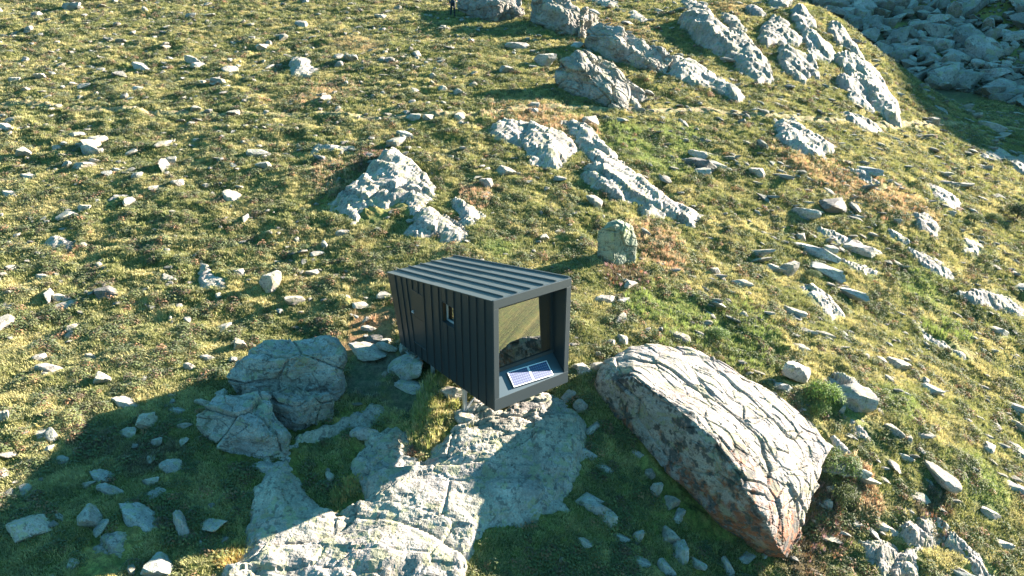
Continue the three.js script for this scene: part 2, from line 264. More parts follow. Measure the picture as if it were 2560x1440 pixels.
function refine(g, L) {                                         // split edges longer than L
  let pos = Array.from(g.attributes.position.array), tri = Array.from(g.index.array);
  for (let it = 0; it < 12; it++) {
    const mid = new Map(), out = []; const len = (a, b) => Math.hypot(pos[a * 3] - pos[b * 3], pos[a * 3 + 1] - pos[b * 3 + 1], pos[a * 3 + 2] - pos[b * 3 + 2]);
    const m = (a, b) => { if (len(a, b) <= L) return -1; const k = a < b ? a * 1048576 + b : b * 1048576 + a; let v = mid.get(k); if (v === undefined) { v = pos.length / 3; pos.push((pos[a * 3] + pos[b * 3]) / 2, (pos[a * 3 + 1] + pos[b * 3 + 1]) / 2, (pos[a * 3 + 2] + pos[b * 3 + 2]) / 2); mid.set(k, v); } return v; };
    for (let t = 0; t < tri.length; t += 3) {
      const [a, b, c] = [tri[t], tri[t + 1], tri[t + 2]], x = m(a, b), y = m(b, c), z = m(c, a), n = (x >= 0) + (y >= 0) + (z >= 0);
      if (n === 0) out.push(a, b, c); else if (n === 3) out.push(a, x, z, x, b, y, z, y, c, x, y, z);
      else if (n === 1) { if (x >= 0) out.push(a, x, c, x, b, c); else if (y >= 0) out.push(a, b, y, a, y, c); else out.push(a, b, z, z, b, c); }
      else if (x < 0) out.push(a, b, y, a, y, z, z, y, c); else if (y < 0) out.push(a, x, z, x, b, z, b, c, z); else out.push(a, x, c, x, b, y, x, y, c);
    }
    tri = out; if (!mid.size) break;
  }
  const r = new THREE.BufferGeometry(); r.setAttribute('position', new THREE.Float32BufferAttribute(pos, 3)); r.setIndex(tri); return r;
}
function relax(g, times, k = 0.5) {                             // round the edges a little
  const p = g.attributes.position.array, n = p.length / 3, ix = g.index.array;
  for (let t = 0; t < times; t++) { const s = new Float32Array(n * 3), c = new Uint16Array(n); for (let i = 0; i < ix.length; i += 3) for (let e = 0; e < 3; e++) { const a = ix[i + e], b = ix[i + (e + 1) % 3]; for (let d = 0; d < 3; d++) { s[a * 3 + d] += p[b * 3 + d]; s[b * 3 + d] += p[a * 3 + d]; } c[a]++; c[b]++; } for (let i = 0; i < n; i++) for (let d = 0; d < 3; d++) p[i * 3 + d] = mix(p[i * 3 + d], s[i * 3 + d] / c[i], k); }
}
function hullRock(name, label, category, pts, o = {}) {         // a boulder built over its corner points
  const c = pts.reduce((s, p) => s.add(p), new THREE.Vector3()).divideScalar(pts.length), bx = c.x, bz = c.z, by = base(bx, bz), O = new THREE.Vector3(bx, by, bz), seed = o.seed ?? Math.abs(bx * 7 + bz * 3) % 50;
  let g = new ConvexGeometry(pts.map((p) => p.clone().sub(O))); g.deleteAttribute('normal'); g.deleteAttribute('uv'); g = refine(mergeVertices(g, 1e-3), o.res ?? clamp(-bz * 0.004, 0.05, 0.25)); relax(g, o.round ?? 4); g.computeVertexNormals();
  const p = g.attributes.position, n = g.attributes.normal, s = o.s ?? 0.8, k = o.k ?? 1;
  for (let i = 0; i < p.count; i++) { const x = p.getX(i), y = p.getY(i), z = p.getZ(i), d = k * (stoneRelief(x, y, z, o.strike ?? 0.6, s, seed) + 0.10 * s * n3(x * 1.1 / s, y * 1.1 / s, z * 1.1 / s + seed)); p.setXYZ(i, x + n.getX(i) * d, y + n.getY(i) * d, z + n.getZ(i) * d); }
  g.deleteAttribute('normal'); g = boxUV(rockPaint(g, o.tint ?? GREY, seed, o.stain), seed);
  const m = new THREE.Mesh(g, rockMat); m.position.copy(O); const hull = pts.map((q) => [q.x, q.z]), X = hull.map((q) => q[0]), Z = hull.map((q) => q[1]);
  coverDisc(bx, bz, (Math.max(...X) - Math.min(...X) + Math.max(...Z) - Math.min(...Z)) * 0.17);
  return put(m, name, label, category, o.group);
}
// corner points: [px, py, height above the land]; the foot of every one goes down into the ground
const rim = (list, sink = 0.35, pull = 0.18) => { const t = list.map(([x, y, u]) => G(x, y, u)), c = t.reduce((s, p) => s.add(p), new THREE.Vector3()).divideScalar(t.length); return [...t, ...t.map((p) => { const x = mix(p.x, c.x, pull), z = mix(p.z, c.z, pull); return new THREE.Vector3(x, base(x, z) - sink, z); })]; };
function stoneShape(seed, detail, flat = 0.6) {                 // a broken stone of about unit size
  const r = rng(seed + 100), g = mergeVertices((() => { const q = new THREE.IcosahedronGeometry(1, detail); q.deleteAttribute('normal'); q.deleteAttribute('uv'); return q; })(), 1e-4), planes = [], p = g.attributes.position, d = new THREE.Vector3();
  for (let i = 0; i < 10; i++) { const n = new THREE.Vector3(r() * 2 - 1, (r() * 2 - 1) * 0.6, r() * 2 - 1).normalize(); planes.push([n, 0.34 + 0.36 * r()]); }
  planes.push([new THREE.Vector3(0.15 * (r() - 0.5), 1, 0.15 * (r() - 0.5)).normalize(), 0.42 + 0.25 * r()]);
  for (let i = 0; i < p.count; i++) {
    d.fromBufferAttribute(p, i).normalize(); let m = 1.05; for (const [n, o] of planes) { const c = d.dot(n); if (c > 0.05) m = Math.min(m, o / c); }
    m *= 1.28 * (1 + 0.025 * n3(d.x * 2.5 + seed, d.y * 2.5, d.z * 2.5) + (detail > 3 ? 0.03 * n3(d.x * 7, d.y * 12 + seed, d.z * 7) : 0)); p.setXYZ(i, d.x * m, d.y * m * flat, d.z * m);
  }
  return boxUV(rockPaint(toCreasedNormals(g, 0.35), [1, 1, 1], seed), seed);
}
const stoneMats = [GREY, PALE, DARK, COOL, [0.46, 0.42, 0.365]].map((t) => { const m = rockMat.clone(); m.color.setRGB(t[0] * 1.22, t[1] * 1.22, t[2] * 1.22); m.map = rockColor.clone(); m.map.repeat.set(0.38, 0.38); m.bumpMap = rockBump.clone(); m.bumpMap.repeat.set(0.5, 0.5); m.bumpScale = 0.03; return m; });
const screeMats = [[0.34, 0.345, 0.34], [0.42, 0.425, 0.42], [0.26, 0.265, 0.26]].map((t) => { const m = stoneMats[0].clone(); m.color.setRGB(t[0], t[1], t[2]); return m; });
const SHAPES = []; for (let i = 0; i < 16; i++) SHAPES.push(stoneShape(i, 5 <= i && i < 10 ? 6 : 5, [0.42, 0.5, 0.6, 0.75][i % 4]));
const LOW = []; for (let i = 0; i < 10; i++) LOW.push(stoneShape(i + 40, i % 2 ? 2 : 1, [0.3, 0.38, 0.5, 0.65][i % 4]));

// ---------------------------------------------------------------- bedrock and boulders
const zoomed = (x0, y0, k, list) => list.map(([x, y, u]) => [x0 + x * k, y0 + y * k, u]);
const bedrock = (label, px, o) => outcrop('rock_outcrop', label, 'outcrop', px, { group: 'bedrock outcrops in the hillside', ...o });
outcrop('bedrock_slab', 'broad cracked bedrock slab in front of and below the dark cabin', 'bedrock', [
  [1462, 1050], [1464, 1092], [1440, 1180], [1400, 1235], [1425, 1262], [1330, 1292], [1230, 1312], [1185, 1370], [1150, 1460], [540, 1460], [560, 1410], [612, 1370], [620, 1300], [640, 1205], [690, 1140], [745, 1085], [800, 1060], [880, 1020], [930, 1000],
  [955, 1010], [930, 1050], [905, 1075], [945, 1080], [965, 1055], [1000, 1048], [1025, 1085], [1020, 1135], [1062, 1150], [1105, 1090], [1140, 1050], [1135, 1010], [1180, 985], [1260, 1010], [1345, 965], [1410, 985]],
{ h: 0.30, s: 1.9, k: 0.5, strike: -0.25, edge: 0.35, res: 0.04, tint: [0.42, 0.40, 0.365], seed: 3, up: 0.5, hole: [[742, 1130], [800, 1100], [880, 1075], [905, 1110], [880, 1150], [868, 1180], [885, 1215], [905, 1240], [850, 1262], [795, 1268], [755, 1215]] });
const Z4 = (l) => zoomed(760, 240, 0.4219, l), Z5 = (l) => zoomed(1100, 0, 0.2344, l), Z6 = (l) => zoomed(1680, 0, 0.2344, l), Z7 = (l) => zoomed(1700, 240, 0.389, l), Z8 = (l) => zoomed(1900, 760, 0.472, l);
bedrock('rounded outcrop with a hollow shaded middle on the slope behind the cabin', Z4([[175, 600], [230, 560], [340, 470], [400, 400], [480, 335], [550, 325], [620, 370], [700, 440], [775, 530], [770, 580], [690, 650], [640, 690], [600, 660], [530, 640], [470, 700], [440, 775], [400, 765], [390, 710], [310, 725], [240, 695], [172, 645]]), { h: 1.3, s: 0.8, strike: 0.7, tilt: [-0.25, -0.5], edge: 0.8, tint: PALE, seed: 5 });
bedrock('low fractured outcrop just above the cabin roof', Z4([[600, 795], [640, 760], [680, 680], [760, 660], [900, 730], [985, 800], [920, 845], [830, 838], [780, 805], [690, 828]]), { h: 0.7, s: 0.5, strike: 0.8, tilt: [-0.4, -0.2], seed: 9 });
bedrock('narrow pointed outcrop beside the low fractured one', Z4([[880, 595], [930, 610], [1055, 690], [1000, 745], [950, 755], [885, 655]]), { h: 0.55, s: 0.5, strike: 0.9, seed: 13 });
bedrock('shaded outcrop at the left end of the rocky band under rusty grass', Z4([[1100, 190], [1180, 150], [1335, 155], [1335, 235], [1290, 272], [1200, 262], [1140, 242]]), { h: 0.7, s: 0.6, strike: 0.5, tilt: [-0.3, -0.4], seed: 17 });
bedrock('blocky outcrop in the middle of the rocky band', Z4([[1290, 275], [1340, 170], [1420, 170], [1560, 235], [1625, 300], [1580, 345], [1500, 425], [1440, 410], [1350, 402], [1325, 310]]), { h: 0.8, s: 0.6, strike: 0.9, tilt: [-0.4, -0.2], seed: 19 });
bedrock('long whale-backed outcrop running down to the right above the lone boulder', Z4([[1520, 160], [1600, 148], [1700, 200], [1800, 290], [1900, 400], [1985, 470], [2100, 550], [2200, 620], [2290, 655], [2370, 690], [2305, 772], [2230, 752], [2190, 695], [2040, 685], [2005, 625], [1880, 605], [1740, 542], [1660, 475], [1660, 430], [1720, 400], [1680, 330], [1600, 240]]), { h: 0.85, s: 0.75, strike: 0.85, tilt: [-0.3, -0.1], seed: 23 });
bedrock('flat pale outcrop on the left slope', [[258, 520], [280, 487], [310, 483], [352, 488], [335, 497], [290, 505]], { h: 0.25, s: 0.5, seed: 29 });
bedrock('pale broken outcrop near the left edge', [[113, 605], [128, 577], [150, 590], [190, 600], [175, 610], [140, 612]], { h: 0.35, s: 0.5, seed: 31 });
bedrock('white cracked outcrop left of the pyramid boulder', [[497, 665], [505, 650], [535, 675], [578, 700], [560, 722], [505, 722]], { h: 0.35, s: 0.55, tint: PALE, seed: 37 });
bedrock('small ledge in the turf left of the rounded outcrop', [[770, 385], [790, 362], [860, 360], [905, 365], [850, 380], [800, 375]], { h: 0.4, s: 0.5, seed: 41 });
bedrock('cracked white dome of rock on the upper left slope', [[722, 170], [735, 147], [768, 145], [790, 170], [775, 190], [738, 188]], { h: 0.7, s: 0.6, edge: 0.6, seed: 43 });
bedrock('lichened bedrock rib at the lower left corner', [[198, 1450], [200, 1375], [215, 1345], [318, 1312], [328, 1345], [292, 1392], [282, 1450]], { h: 0.28, s: 0.7, tint: GREY, seed: 47 });
// upper right cliffs
bedrock('blocky tail of the ridge below the long grey crag', Z6([[0, 590], [80, 600], [240, 680], [480, 815], [720, 935], [752, 1000], [690, 1045], [600, 990], [470, 912], [380, 902], [240, 892], [160, 855], [100, 850], [0, 795]]), { h: 1.1, s: 0.9, strike: 0.8, tilt: [-0.3, -0.2], seed: 53 });
bedrock('tall cracked crag in the middle of the upper right ridge', Z6([[100, 200], [180, 150], [330, 215], [420, 220], [560, 265], [700, 325], [850, 425], [985, 610], [1070, 700], [1080, 800], [1000, 835], [950, 872], [860, 795], [720, 690], [640, 610], [500, 565], [330, 440], [200, 310]]), { h: 2.0, s: 1.3, strike: 0.9, tilt: [-0.35, -0.2], edge: 1.0, tint: GREY, seed: 59 });
bedrock('knobbly outcrop above the tall cracked crag', Z6([[985, 285], [1100, 165], [1230, 235], [1295, 330], [1405, 425], [1350, 455], [1100, 465], [980, 475], [955, 390]]), { h: 1.0, s: 0.9, strike: 0.7, tint: GREY, seed: 61 });
bedrock('slanting layered outcrop right of the tall cracked crag', Z6([[1150, 485], [1300, 535], [1500, 635], [1580, 780], [1560, 840], [1470, 760], [1400, 870], [1270, 785], [1180, 695]]), { h: 1.1, s: 0.8, strike: 0.9, tint: GREY, seed: 67 });
bedrock('dark rounded outcrop under the grassy cap of the skyline spur', Z6([[1275, 100], [1400, 80], [1500, 185], [1535, 290], [1400, 275], [1300, 195]]), { h: 1.3, s: 1.2, strike: 0.9, tint: [0.34, 0.32, 0.31], seed: 71 });
bedrock('long slanting outcrop below the skyline spur', Z6([[1335, 240], [1450, 330], [1580, 400], [1700, 480], [1740, 560], [1670, 630], [1500, 605], [1425, 445], [1370, 330]]), { h: 1.0, s: 0.8, strike: 0.9, seed: 73 });
bedrock('great layered crag at the right end of the ridge', Z6([[1745, 590], [1850, 555], [2000, 605], [2100, 675], [2235, 795], [2295, 925], [2395, 1060], [2425, 1180], [2425, 1300], [2330, 1255], [2230, 1185], [2150, 1065], [2050, 955], [1950, 835], [1845, 705]]), { h: 1.7, s: 0.9, strike: 0.9, tilt: [-0.3, 0], edge: 0.8, tint: PALE, seed: 79 });
bedrock('dark overhung ledge left of the great layered crag', Z6([[1778, 830], [1900, 825], [2060, 915], [2105, 990], [2060, 1045], [1930, 965], [1800, 895]]), { h: 1.2, s: 0.8, strike: 0.9, tint: [0.34, 0.32, 0.31], seed: 83 });
bedrock('low layered ledge at the foot of the great crag', Z6([[1890, 985], [2000, 1005], [2140, 1115], [2155, 1185], [2050, 1135], [1910, 1065]]), { h: 0.7, s: 0.6, strike: 0.9, seed: 89 });
bedrock('outcrop on the skyline edge above the shaded scree', Z6([[1695, 240], [1790, 265], [1880, 375], [1940, 470], [2035, 590], [2045, 650], [1950, 585], [1870, 485], [1745, 435], [1690, 335]]), { h: 1.2, s: 0.9, strike: 0.9, tint: GREY, seed: 97 });
bedrock('dark lens-shaped rock at the top of the ridge', Z6([[800, 85], [900, 70], [1005, 150], [940, 160], [850, 130]]), { h: 0.9, s: 0.9, tint: [0.34, 0.32, 0.31], seed: 101 });
bedrock('rock shelf at the very top of the ridge', Z6([[900, -30], [1050, -30], [1270, 20], [1210, 75], [1050, 65]]), { h: 1.0, s: 1.0, tint: GREY, seed: 103 });
bedrock('broken pale rocks on the grassy top slope', Z6([[100, 0], [250, 10], [400, 110], [430, 200], [330, 190], [180, 110]]), { h: 0.8, s: 0.7, tint: GREY, seed: 107 });
bedrock('slender layered rib left of the knobbly outcrop', Z6([[540, 140], [640, 130], [720, 230], [800, 330], [760, 330], [640, 250], [570, 220]]), { h: 0.7, s: 0.6, tint: GREY, seed: 109 });
bedrock('stony rib along the grass above the long crag', Z5([[2020, 130], [2080, 100], [2190, 200], [2170, 220], [2060, 200]]), { h: 0.5, s: 0.6, seed: 113 });
bedrock('cut off pale outcrop on the top edge', Z5([[1640, -10], [1760, -30], [1900, 20], [1850, 85], [1750, 60]]), { h: 0.7, s: 0.7, seed: 127 });
// right flank
bedrock('wedge-shaped outcrop with a dark head on the right flank', [[1938, 302], [1985, 298], [2030, 335], [2092, 365], [2045, 382], [1990, 372], [1950, 348]], { h: 0.9, s: 0.6, strike: 0.9, tilt: [-0.4, 0], seed: 131 });
bedrock('layered ledge below the great crag beside the path', Z7([[1040, 108], [1100, 105], [1180, 145], [1290, 188], [1310, 225], [1200, 215], [1100, 172]]), { h: 0.7, s: 0.6, strike: 0.8, tint: GREY, seed: 137 });
bedrock('narrow pale rib among rusty grass', Z7([[1100, 475], [1200, 495], [1300, 555], [1375, 605], [1290, 598], [1180, 548]]), { h: 0.35, s: 0.5, strike: 0.8, seed: 139 });
bedrock('bright slab above the right edge of the slope', Z7([[1575, 555], [1680, 585], [1785, 655], [1815, 715], [1720, 705], [1640, 645]]), { h: 0.4, s: 0.6, strike: 0.8, seed: 149 });
bedrock('grey ribbed outcrop below the rusty grass', Z7([[1510, 755], [1600, 765], [1685, 830], [1665, 915], [1600, 880], [1520, 840]]), { h: 0.6, s: 0.5, strike: 0.9, tint: GREY, seed: 151 });
bedrock('ribbed pale outcrop by itself in the grass right of the cabin', Z7([[755, 1175], [850, 1205], [965, 1280], [1045, 1360], [1060, 1415], [970, 1418], [880, 1345], [795, 1275]]), { h: 0.55, s: 0.5, strike: 0.9, seed: 157 });
bedrock('bright broken outcrop on the right slope', Z7([[1470, 985], [1600, 1025], [1700, 1075], [1760, 1175], [1640, 1160], [1550, 1095]]), { h: 0.5, s: 0.6, strike: 0.9, seed: 163 });
bedrock('stepped pale outcrop near the right edge', Z7([[1820, 905], [1960, 955], [1930, 1030], [1830, 990]]), { h: 0.5, s: 0.6, strike: 0.8, seed: 167 });
bedrock('dark ribbed outcrop cut by the right edge', Z7([[1770, 1265], [1950, 1235], [2100, 1265], [2230, 1330], [2230, 1420], [2080, 1350], [1900, 1330]]), { h: 0.7, s: 0.6, strike: 0.5, tint: GREY, seed: 173 });
bedrock('stony ledge under the dark rounded boulder', Z7([[890, 840], [1050, 880], [1190, 960], [1100, 975], [950, 918]]), { h: 0.4, s: 0.5, strike: 0.8, seed: 179 });
bedrock('thin pale ledge below the pale slab', Z7([[1030, 1040], [1200, 1080], [1300, 1140], [1250, 1160], [1100, 1108]]), { h: 0.35, s: 0.5, strike: 0.8, seed: 181 });
bedrock('flat pale rocks at the far right end of the path', Z7([[1930, 380], [2060, 335], [2130, 365], [2100, 415], [1980, 415]]), { h: 0.4, s: 0.6, seed: 191 });
bedrock('grey rock cut by the right edge under the path', Z7([[2110, 395], [2230, 375], [2230, 500], [2150, 470]]), { h: 0.7, s: 0.6, tint: GREY, seed: 193 });
bedrock('pale streak of rock beside the broken outcrop', Z7([[1300, 825], [1400, 870], [1490, 940], [1440, 958], [1350, 900]]), { h: 0.3, s: 0.5, strike: 0.9, seed: 197 });
bedrock('thin white streak of rock in bright grass', Z7([[395, 785], [480, 835], [535, 890], [500, 892], [430, 840]]), { h: 0.2, s: 0.5, strike: 0.9, seed: 199 });
bedrock('rounded ribbed outcrop in the lower right corner', Z8([[535, 1240], [620, 1222], [700, 1238], [752, 1290], [720, 1385], [660, 1440], [605, 1405], [558, 1322]]), { h: 0.75, s: 0.6, strike: 0.8, tint: GREY, seed: 211 });
bedrock('pale cracked outcrop cut by the bottom edge', Z8([[690, 1410], [745, 1295], [850, 1265], [862, 1330], [830, 1460], [690, 1460]]), { h: 0.5, s: 0.6, seed: 223 });
bedrock('dark capped outcrop above the lower right corner rocks', Z8([[740, 1185], [800, 1125], [900, 1105], [965, 1180], [880, 1272], [790, 1255]]), { h: 0.6, s: 0.5, tint: GREY, seed: 227 });
bedrock('white sunlit rib sloping off the bottom right', Z8([[900, 1095], [960, 1115], [1060, 1195], [1150, 1275], [1245, 1370], [1290, 1460], [1150, 1460], [1100, 1385], [1090, 1295], [1000, 1235]]), { h: 0.6, s: 0.7, strike: 0.8, seed: 229 });
bedrock('flat pale ledges above the juniper slope', Z8([[800, 95], [875, 115], [885, 165], [960, 185], [1060, 235], [1165, 268], [1100, 305], [1040, 285], [960, 235], [860, 185]]), { h: 0.3, s: 0.5, strike: 0.8, seed: 233 });
bedrock('pale flat rock behind the two grey boulders', Z8([[335, 378], [420, 360], [505, 385], [575, 450], [560, 485], [470, 475], [400, 435]]), { h: 0.4, s: 0.6, seed: 239 });
bedrock('low rock below the two grey boulders', Z8([[440, 600], [560, 615], [605, 690], [570, 735], [500, 690]]), { h: 0.35, s: 0.5, seed: 241 });
bedrock('bright wedge of rock at the back of the great boulder', Z8([[300, 640], [400, 715], [545, 812], [480, 825], [400, 765]]), { h: 0.4, s: 0.5, strike: 0.9, seed: 251 });

// great boulder on the right with an iron stained overhang
{
  const q = [[1482, 962, 16.5], [1495, 936, 16.6], [1525, 897, 17.2], [1580, 872, 17.5], [1641, 863, 17.7], [1701, 867, 17.6], [1760, 888, 17.5], [1830, 919, 17.2], [1938, 979, 16.7], [2003, 1031, 16.2], [2045, 1068, 15.8], [2074, 1117, 15.2], [2040, 1170, 14.6], [2011, 1210, 14.2], [2005, 1289, 13.4], [1990, 1358, 12.9], [1968, 1395, 12.6],
    [1510, 950, 16.1], [1585, 945, 15.3], [1658, 992, 14.6], [1744, 1031, 14.2], [1787, 1096, 13.5], [1830, 1164, 13.0], [1865, 1229, 12.6], [1908, 1289, 12.3], [1947, 1372, 12.2],
    [1508, 1001, 16.1], [1542, 1048, 15.6], [1602, 1100, 15.0], [1658, 1173, 14.25], [1727, 1225, 13.75], [1770, 1276, 13.3], [1852, 1332, 12.95]].map(([x, y, D]) => P(x, y, D * 1.055));
  const low = [[1545, 1010, 16.6], [1640, 1100, 15.4], [1760, 1230, 14.2], [1880, 1330, 13.3], [1960, 1300, 13.8], [2030, 1120, 15.4], [1900, 980, 17]].map(([x, y, D]) => { const p = P(x, y, D * 1.055); p.y = base(p.x, p.z) - 0.5; return p; });
  const FACE = (x, z) => -0.72 * x + 0.69 * z;
  hullRock('giant_boulder', 'huge pale boulder with an orange stained overhanging side right of the cabin', 'boulder', [...q, ...low], { tint: [0.42, 0.385, 0.36], s: 1.3, strike: 0.75, res: 0.05, round: 3, k: 0.48, seed: 7,
    stain: (x, y, z, a, b) => {                                 // black lichen streaks under the brow, rust below them
      const grain = 0.35 * n3(x * 6, y * 3, z * 6) + 0.25 * n3(x * 14, y * 9, z * 14), face = smooth(-0.1, 0.25, FACE(x, z) - 0.42 * y + 0.15 * grain), black = smooth(-0.05, 0.35, b + 0.7 * a + grain), rust = smooth(-0.25, 0.2, 0.8 * a + 0.6 * b - 0.3 * grain + 0.15 - 0.25 * y);
      return face * (black > 0.5 ? -0.85 * black : 0.95 * rust); } });
}
// three shaded boulders left of the cabin
hullRock('boulder', 'largest of the three shaded boulders left of the cabin', 'boulder', rim([[587, 898, 1.15], [653, 862, 1.3], [742, 849, 1.4], [804, 838, 1.45], [844, 849, 1.4], [864, 898, 1.1], [853, 929, 0.85], [831, 985, 0.35], [751, 985, 0.5], [600, 978, 0.45], [564, 951, 0.6], [720, 900, 1.45], [640, 905, 1.35], [800, 880, 1.45]]), { tint: COOL, s: 0.9, strike: 0.2, seed: 21, res: 0.055, group: 'three boulders left of the cabin' });
hullRock('boulder', 'dark speckled middle one of the three shaded boulders', 'boulder', rim([[662, 985, 0.75], [707, 967, 0.95], [769, 982, 0.9], [836, 990, 0.75], [836, 1008, 0.6], [809, 1040, 0.3], [769, 1058, 0.2], [707, 1056, 0.25], [680, 1022, 0.5], [740, 1005, 0.95]]), { tint: [0.31, 0.315, 0.305], s: 0.7, strike: 0.5, seed: 25, res: 0.05, group: 'three boulders left of the cabin' });
hullRock('boulder', 'flat topped front one of the three shaded boulders', 'boulder', rim([[556, 982, 0.95], [662, 987, 1.0], [689, 1031, 0.85], [724, 1084, 0.6], [726, 1120, 0.35], [707, 1142, 0.2], [640, 1129, 0.25], [556, 1100, 0.3], [484, 1062, 0.5], [489, 1036, 0.7], [516, 1018, 0.8], [600, 1040, 1.0], [660, 1090, 0.75]]), { tint: COOL, s: 0.9, strike: 0.4, seed: 27, res: 0.05, group: 'three boulders left of the cabin' });
// lone boulders further up
hullRock('boulder', 'lone squarish boulder crusted with green lichen behind the cabin', 'boulder', rim([[1494, 576, 1.2], [1502, 570, 1.3], [1546, 547, 1.6], [1580, 568, 1.4], [1591, 600, 0.9], [1586, 632, 0.25], [1545, 642, 0.05], [1499, 634, 0.1], [1496, 605, 0.6], [1540, 562, 1.65]], 0.3, 0.0), { tint: [0.36, 0.41, 0.32], s: 0.9, seed: 33, k: 0.5, round: 2, res: 0.06 });
hullRock('boulder', 'big whale-shaped boulder on the slope below the long grey crag', 'boulder', rim(Z5([[1230, 720, 0.99], [1275, 630, 1.43], [1340, 590, 1.67], [1480, 530, 1.92], [1560, 540, 1.86], [1700, 600, 1.61], [1850, 690, 1.24], [2000, 810, 0.87], [2100, 900, 0.62], [2200, 985, 0.37], [2190, 1060, 0.19], [2100, 1170, 0.06], [1980, 1185, 0.06], [1850, 1130, 0.06], [1700, 1090, 0.12], [1550, 1020, 0.19], [1400, 960, 0.25], [1250, 880, 0.37], [1500, 700, 1.61], [1700, 850, 1.05]]), 0.4, 0.05), { tint: GREY, s: 1.6, strike: 0.9, seed: 35, res: 0.11 });
hullRock('crag', 'dark crag cut by the top edge beside the hiker', 'crag', rim(Z5([[165, -10, 0.63], [200, -50, 0.91], [500, -90, 1.33], [860, -60, 1.33], [895, 60, 0.84], [880, 150, 0.28], [760, 195, 0.07], [620, 208, 0.07], [500, 190, 0.07], [330, 150, 0.21], [240, 80, 0.42], [600, 20, 1.33]]), 0.4, 0.05), { tint: [0.34, 0.31, 0.295], s: 1.6, strike: 0.5, seed: 39, res: 0.14 });
hullRock('crag', 'grey crag second from the hiker along the top edge', 'crag', rim(Z5([[950, 30, 1.20], [1000, -50, 1.65], [1300, -40, 1.72], [1400, 30, 1.50], [1480, 100, 1.27], [1530, 250, 0.60], [1500, 330, 0.22], [1400, 372, 0.08], [1260, 330, 0.15], [1150, 260, 0.30], [1060, 190, 0.45], [990, 140, 0.68], [1250, 120, 1.35]]), 0.4, 0.05), { tint: GREY, s: 1.5, strike: 0.8, seed: 45, res: 0.14 });
hullRock('crag', 'small block wedged between the grey crag and the long crag', 'crag', rim(Z5([[1490, 95, 1.9], [1560, 80, 1.9], [1650, 130, 1.5], [1720, 200, 0.9], [1650, 260, 0.5], [1545, 335, 0.1], [1515, 250, 0.7]]), 0.4, 0.05), { tint: GREY, s: 0.9, strike: 0.8, seed: 49, res: 0.12 });
hullRock('crag', 'long grey crag slanting down to the right above the whale-shaped boulder', 'crag', rim(Z5([[1545, 360, 0.72], [1600, 260, 1.37], [1700, 225, 1.62], [1800, 255, 1.62], [2000, 360, 1.49], [2200, 445, 1.23], [2400, 530, 0.98], [2500, 595, 0.72], [2480, 650, 0.52], [2400, 775, 0.07], [2250, 670, 0.07], [2050, 640, 0.07], [1800, 595, 0.07], [1640, 510, 0.13], [1575, 435, 0.39], [1850, 420, 1.30]]), 0.4, 0.05), { tint: [0.42, 0.39, 0.365], s: 1.3, strike: 0.9, seed: 51, res: 0.12 });

// ---------------------------------------------------------------- single stones
const STONE_GROUPS = { grass: 'stones in the sunlit grass', shade: 'stones in the shaded turf', cabin: 'stones by the cabin feet', right: 'stones on the right flank' };
let stoneCount = 0;
function stone(label, px, py, w, h, o = {}) {
  const r = rng(stoneCount * 17 + 5), g = G(px, py + h * 0.42), k = perPx(g), i = o.shape ?? Math.floor(r() * SHAPES.length), flat = [0.42, 0.5, 0.6, 0.75][i % 4];
  const m = new THREE.Mesh(SHAPES[i], stoneMats[o.mat ?? [0, 1, 1, 4, 3][Math.floor(r() * 5)]]), rx = w * k * 0.56, hy = Math.max(h * k * 0.95, rx * 0.35);
  m.scale.set(rx, hy * 0.72 / flat, rx * (o.deep ?? 0.7)); m.rotation.set((r() - 0.5) * 0.2, (r() - 0.5) * 0.7, (o.tilt ?? (r() - 0.5) * 0.2));
  m.position.set(g.x, land(g.x, g.z) + hy * (o.lift ?? 0.12), g.z - rx * 0.3); coverDisc(g.x, g.z - rx * 0.3, rx * 0.75); stoneCount++;
  return put(m, 'stone', label, 'stone', STONE_GROUPS[o.g ?? 'grass']);
}
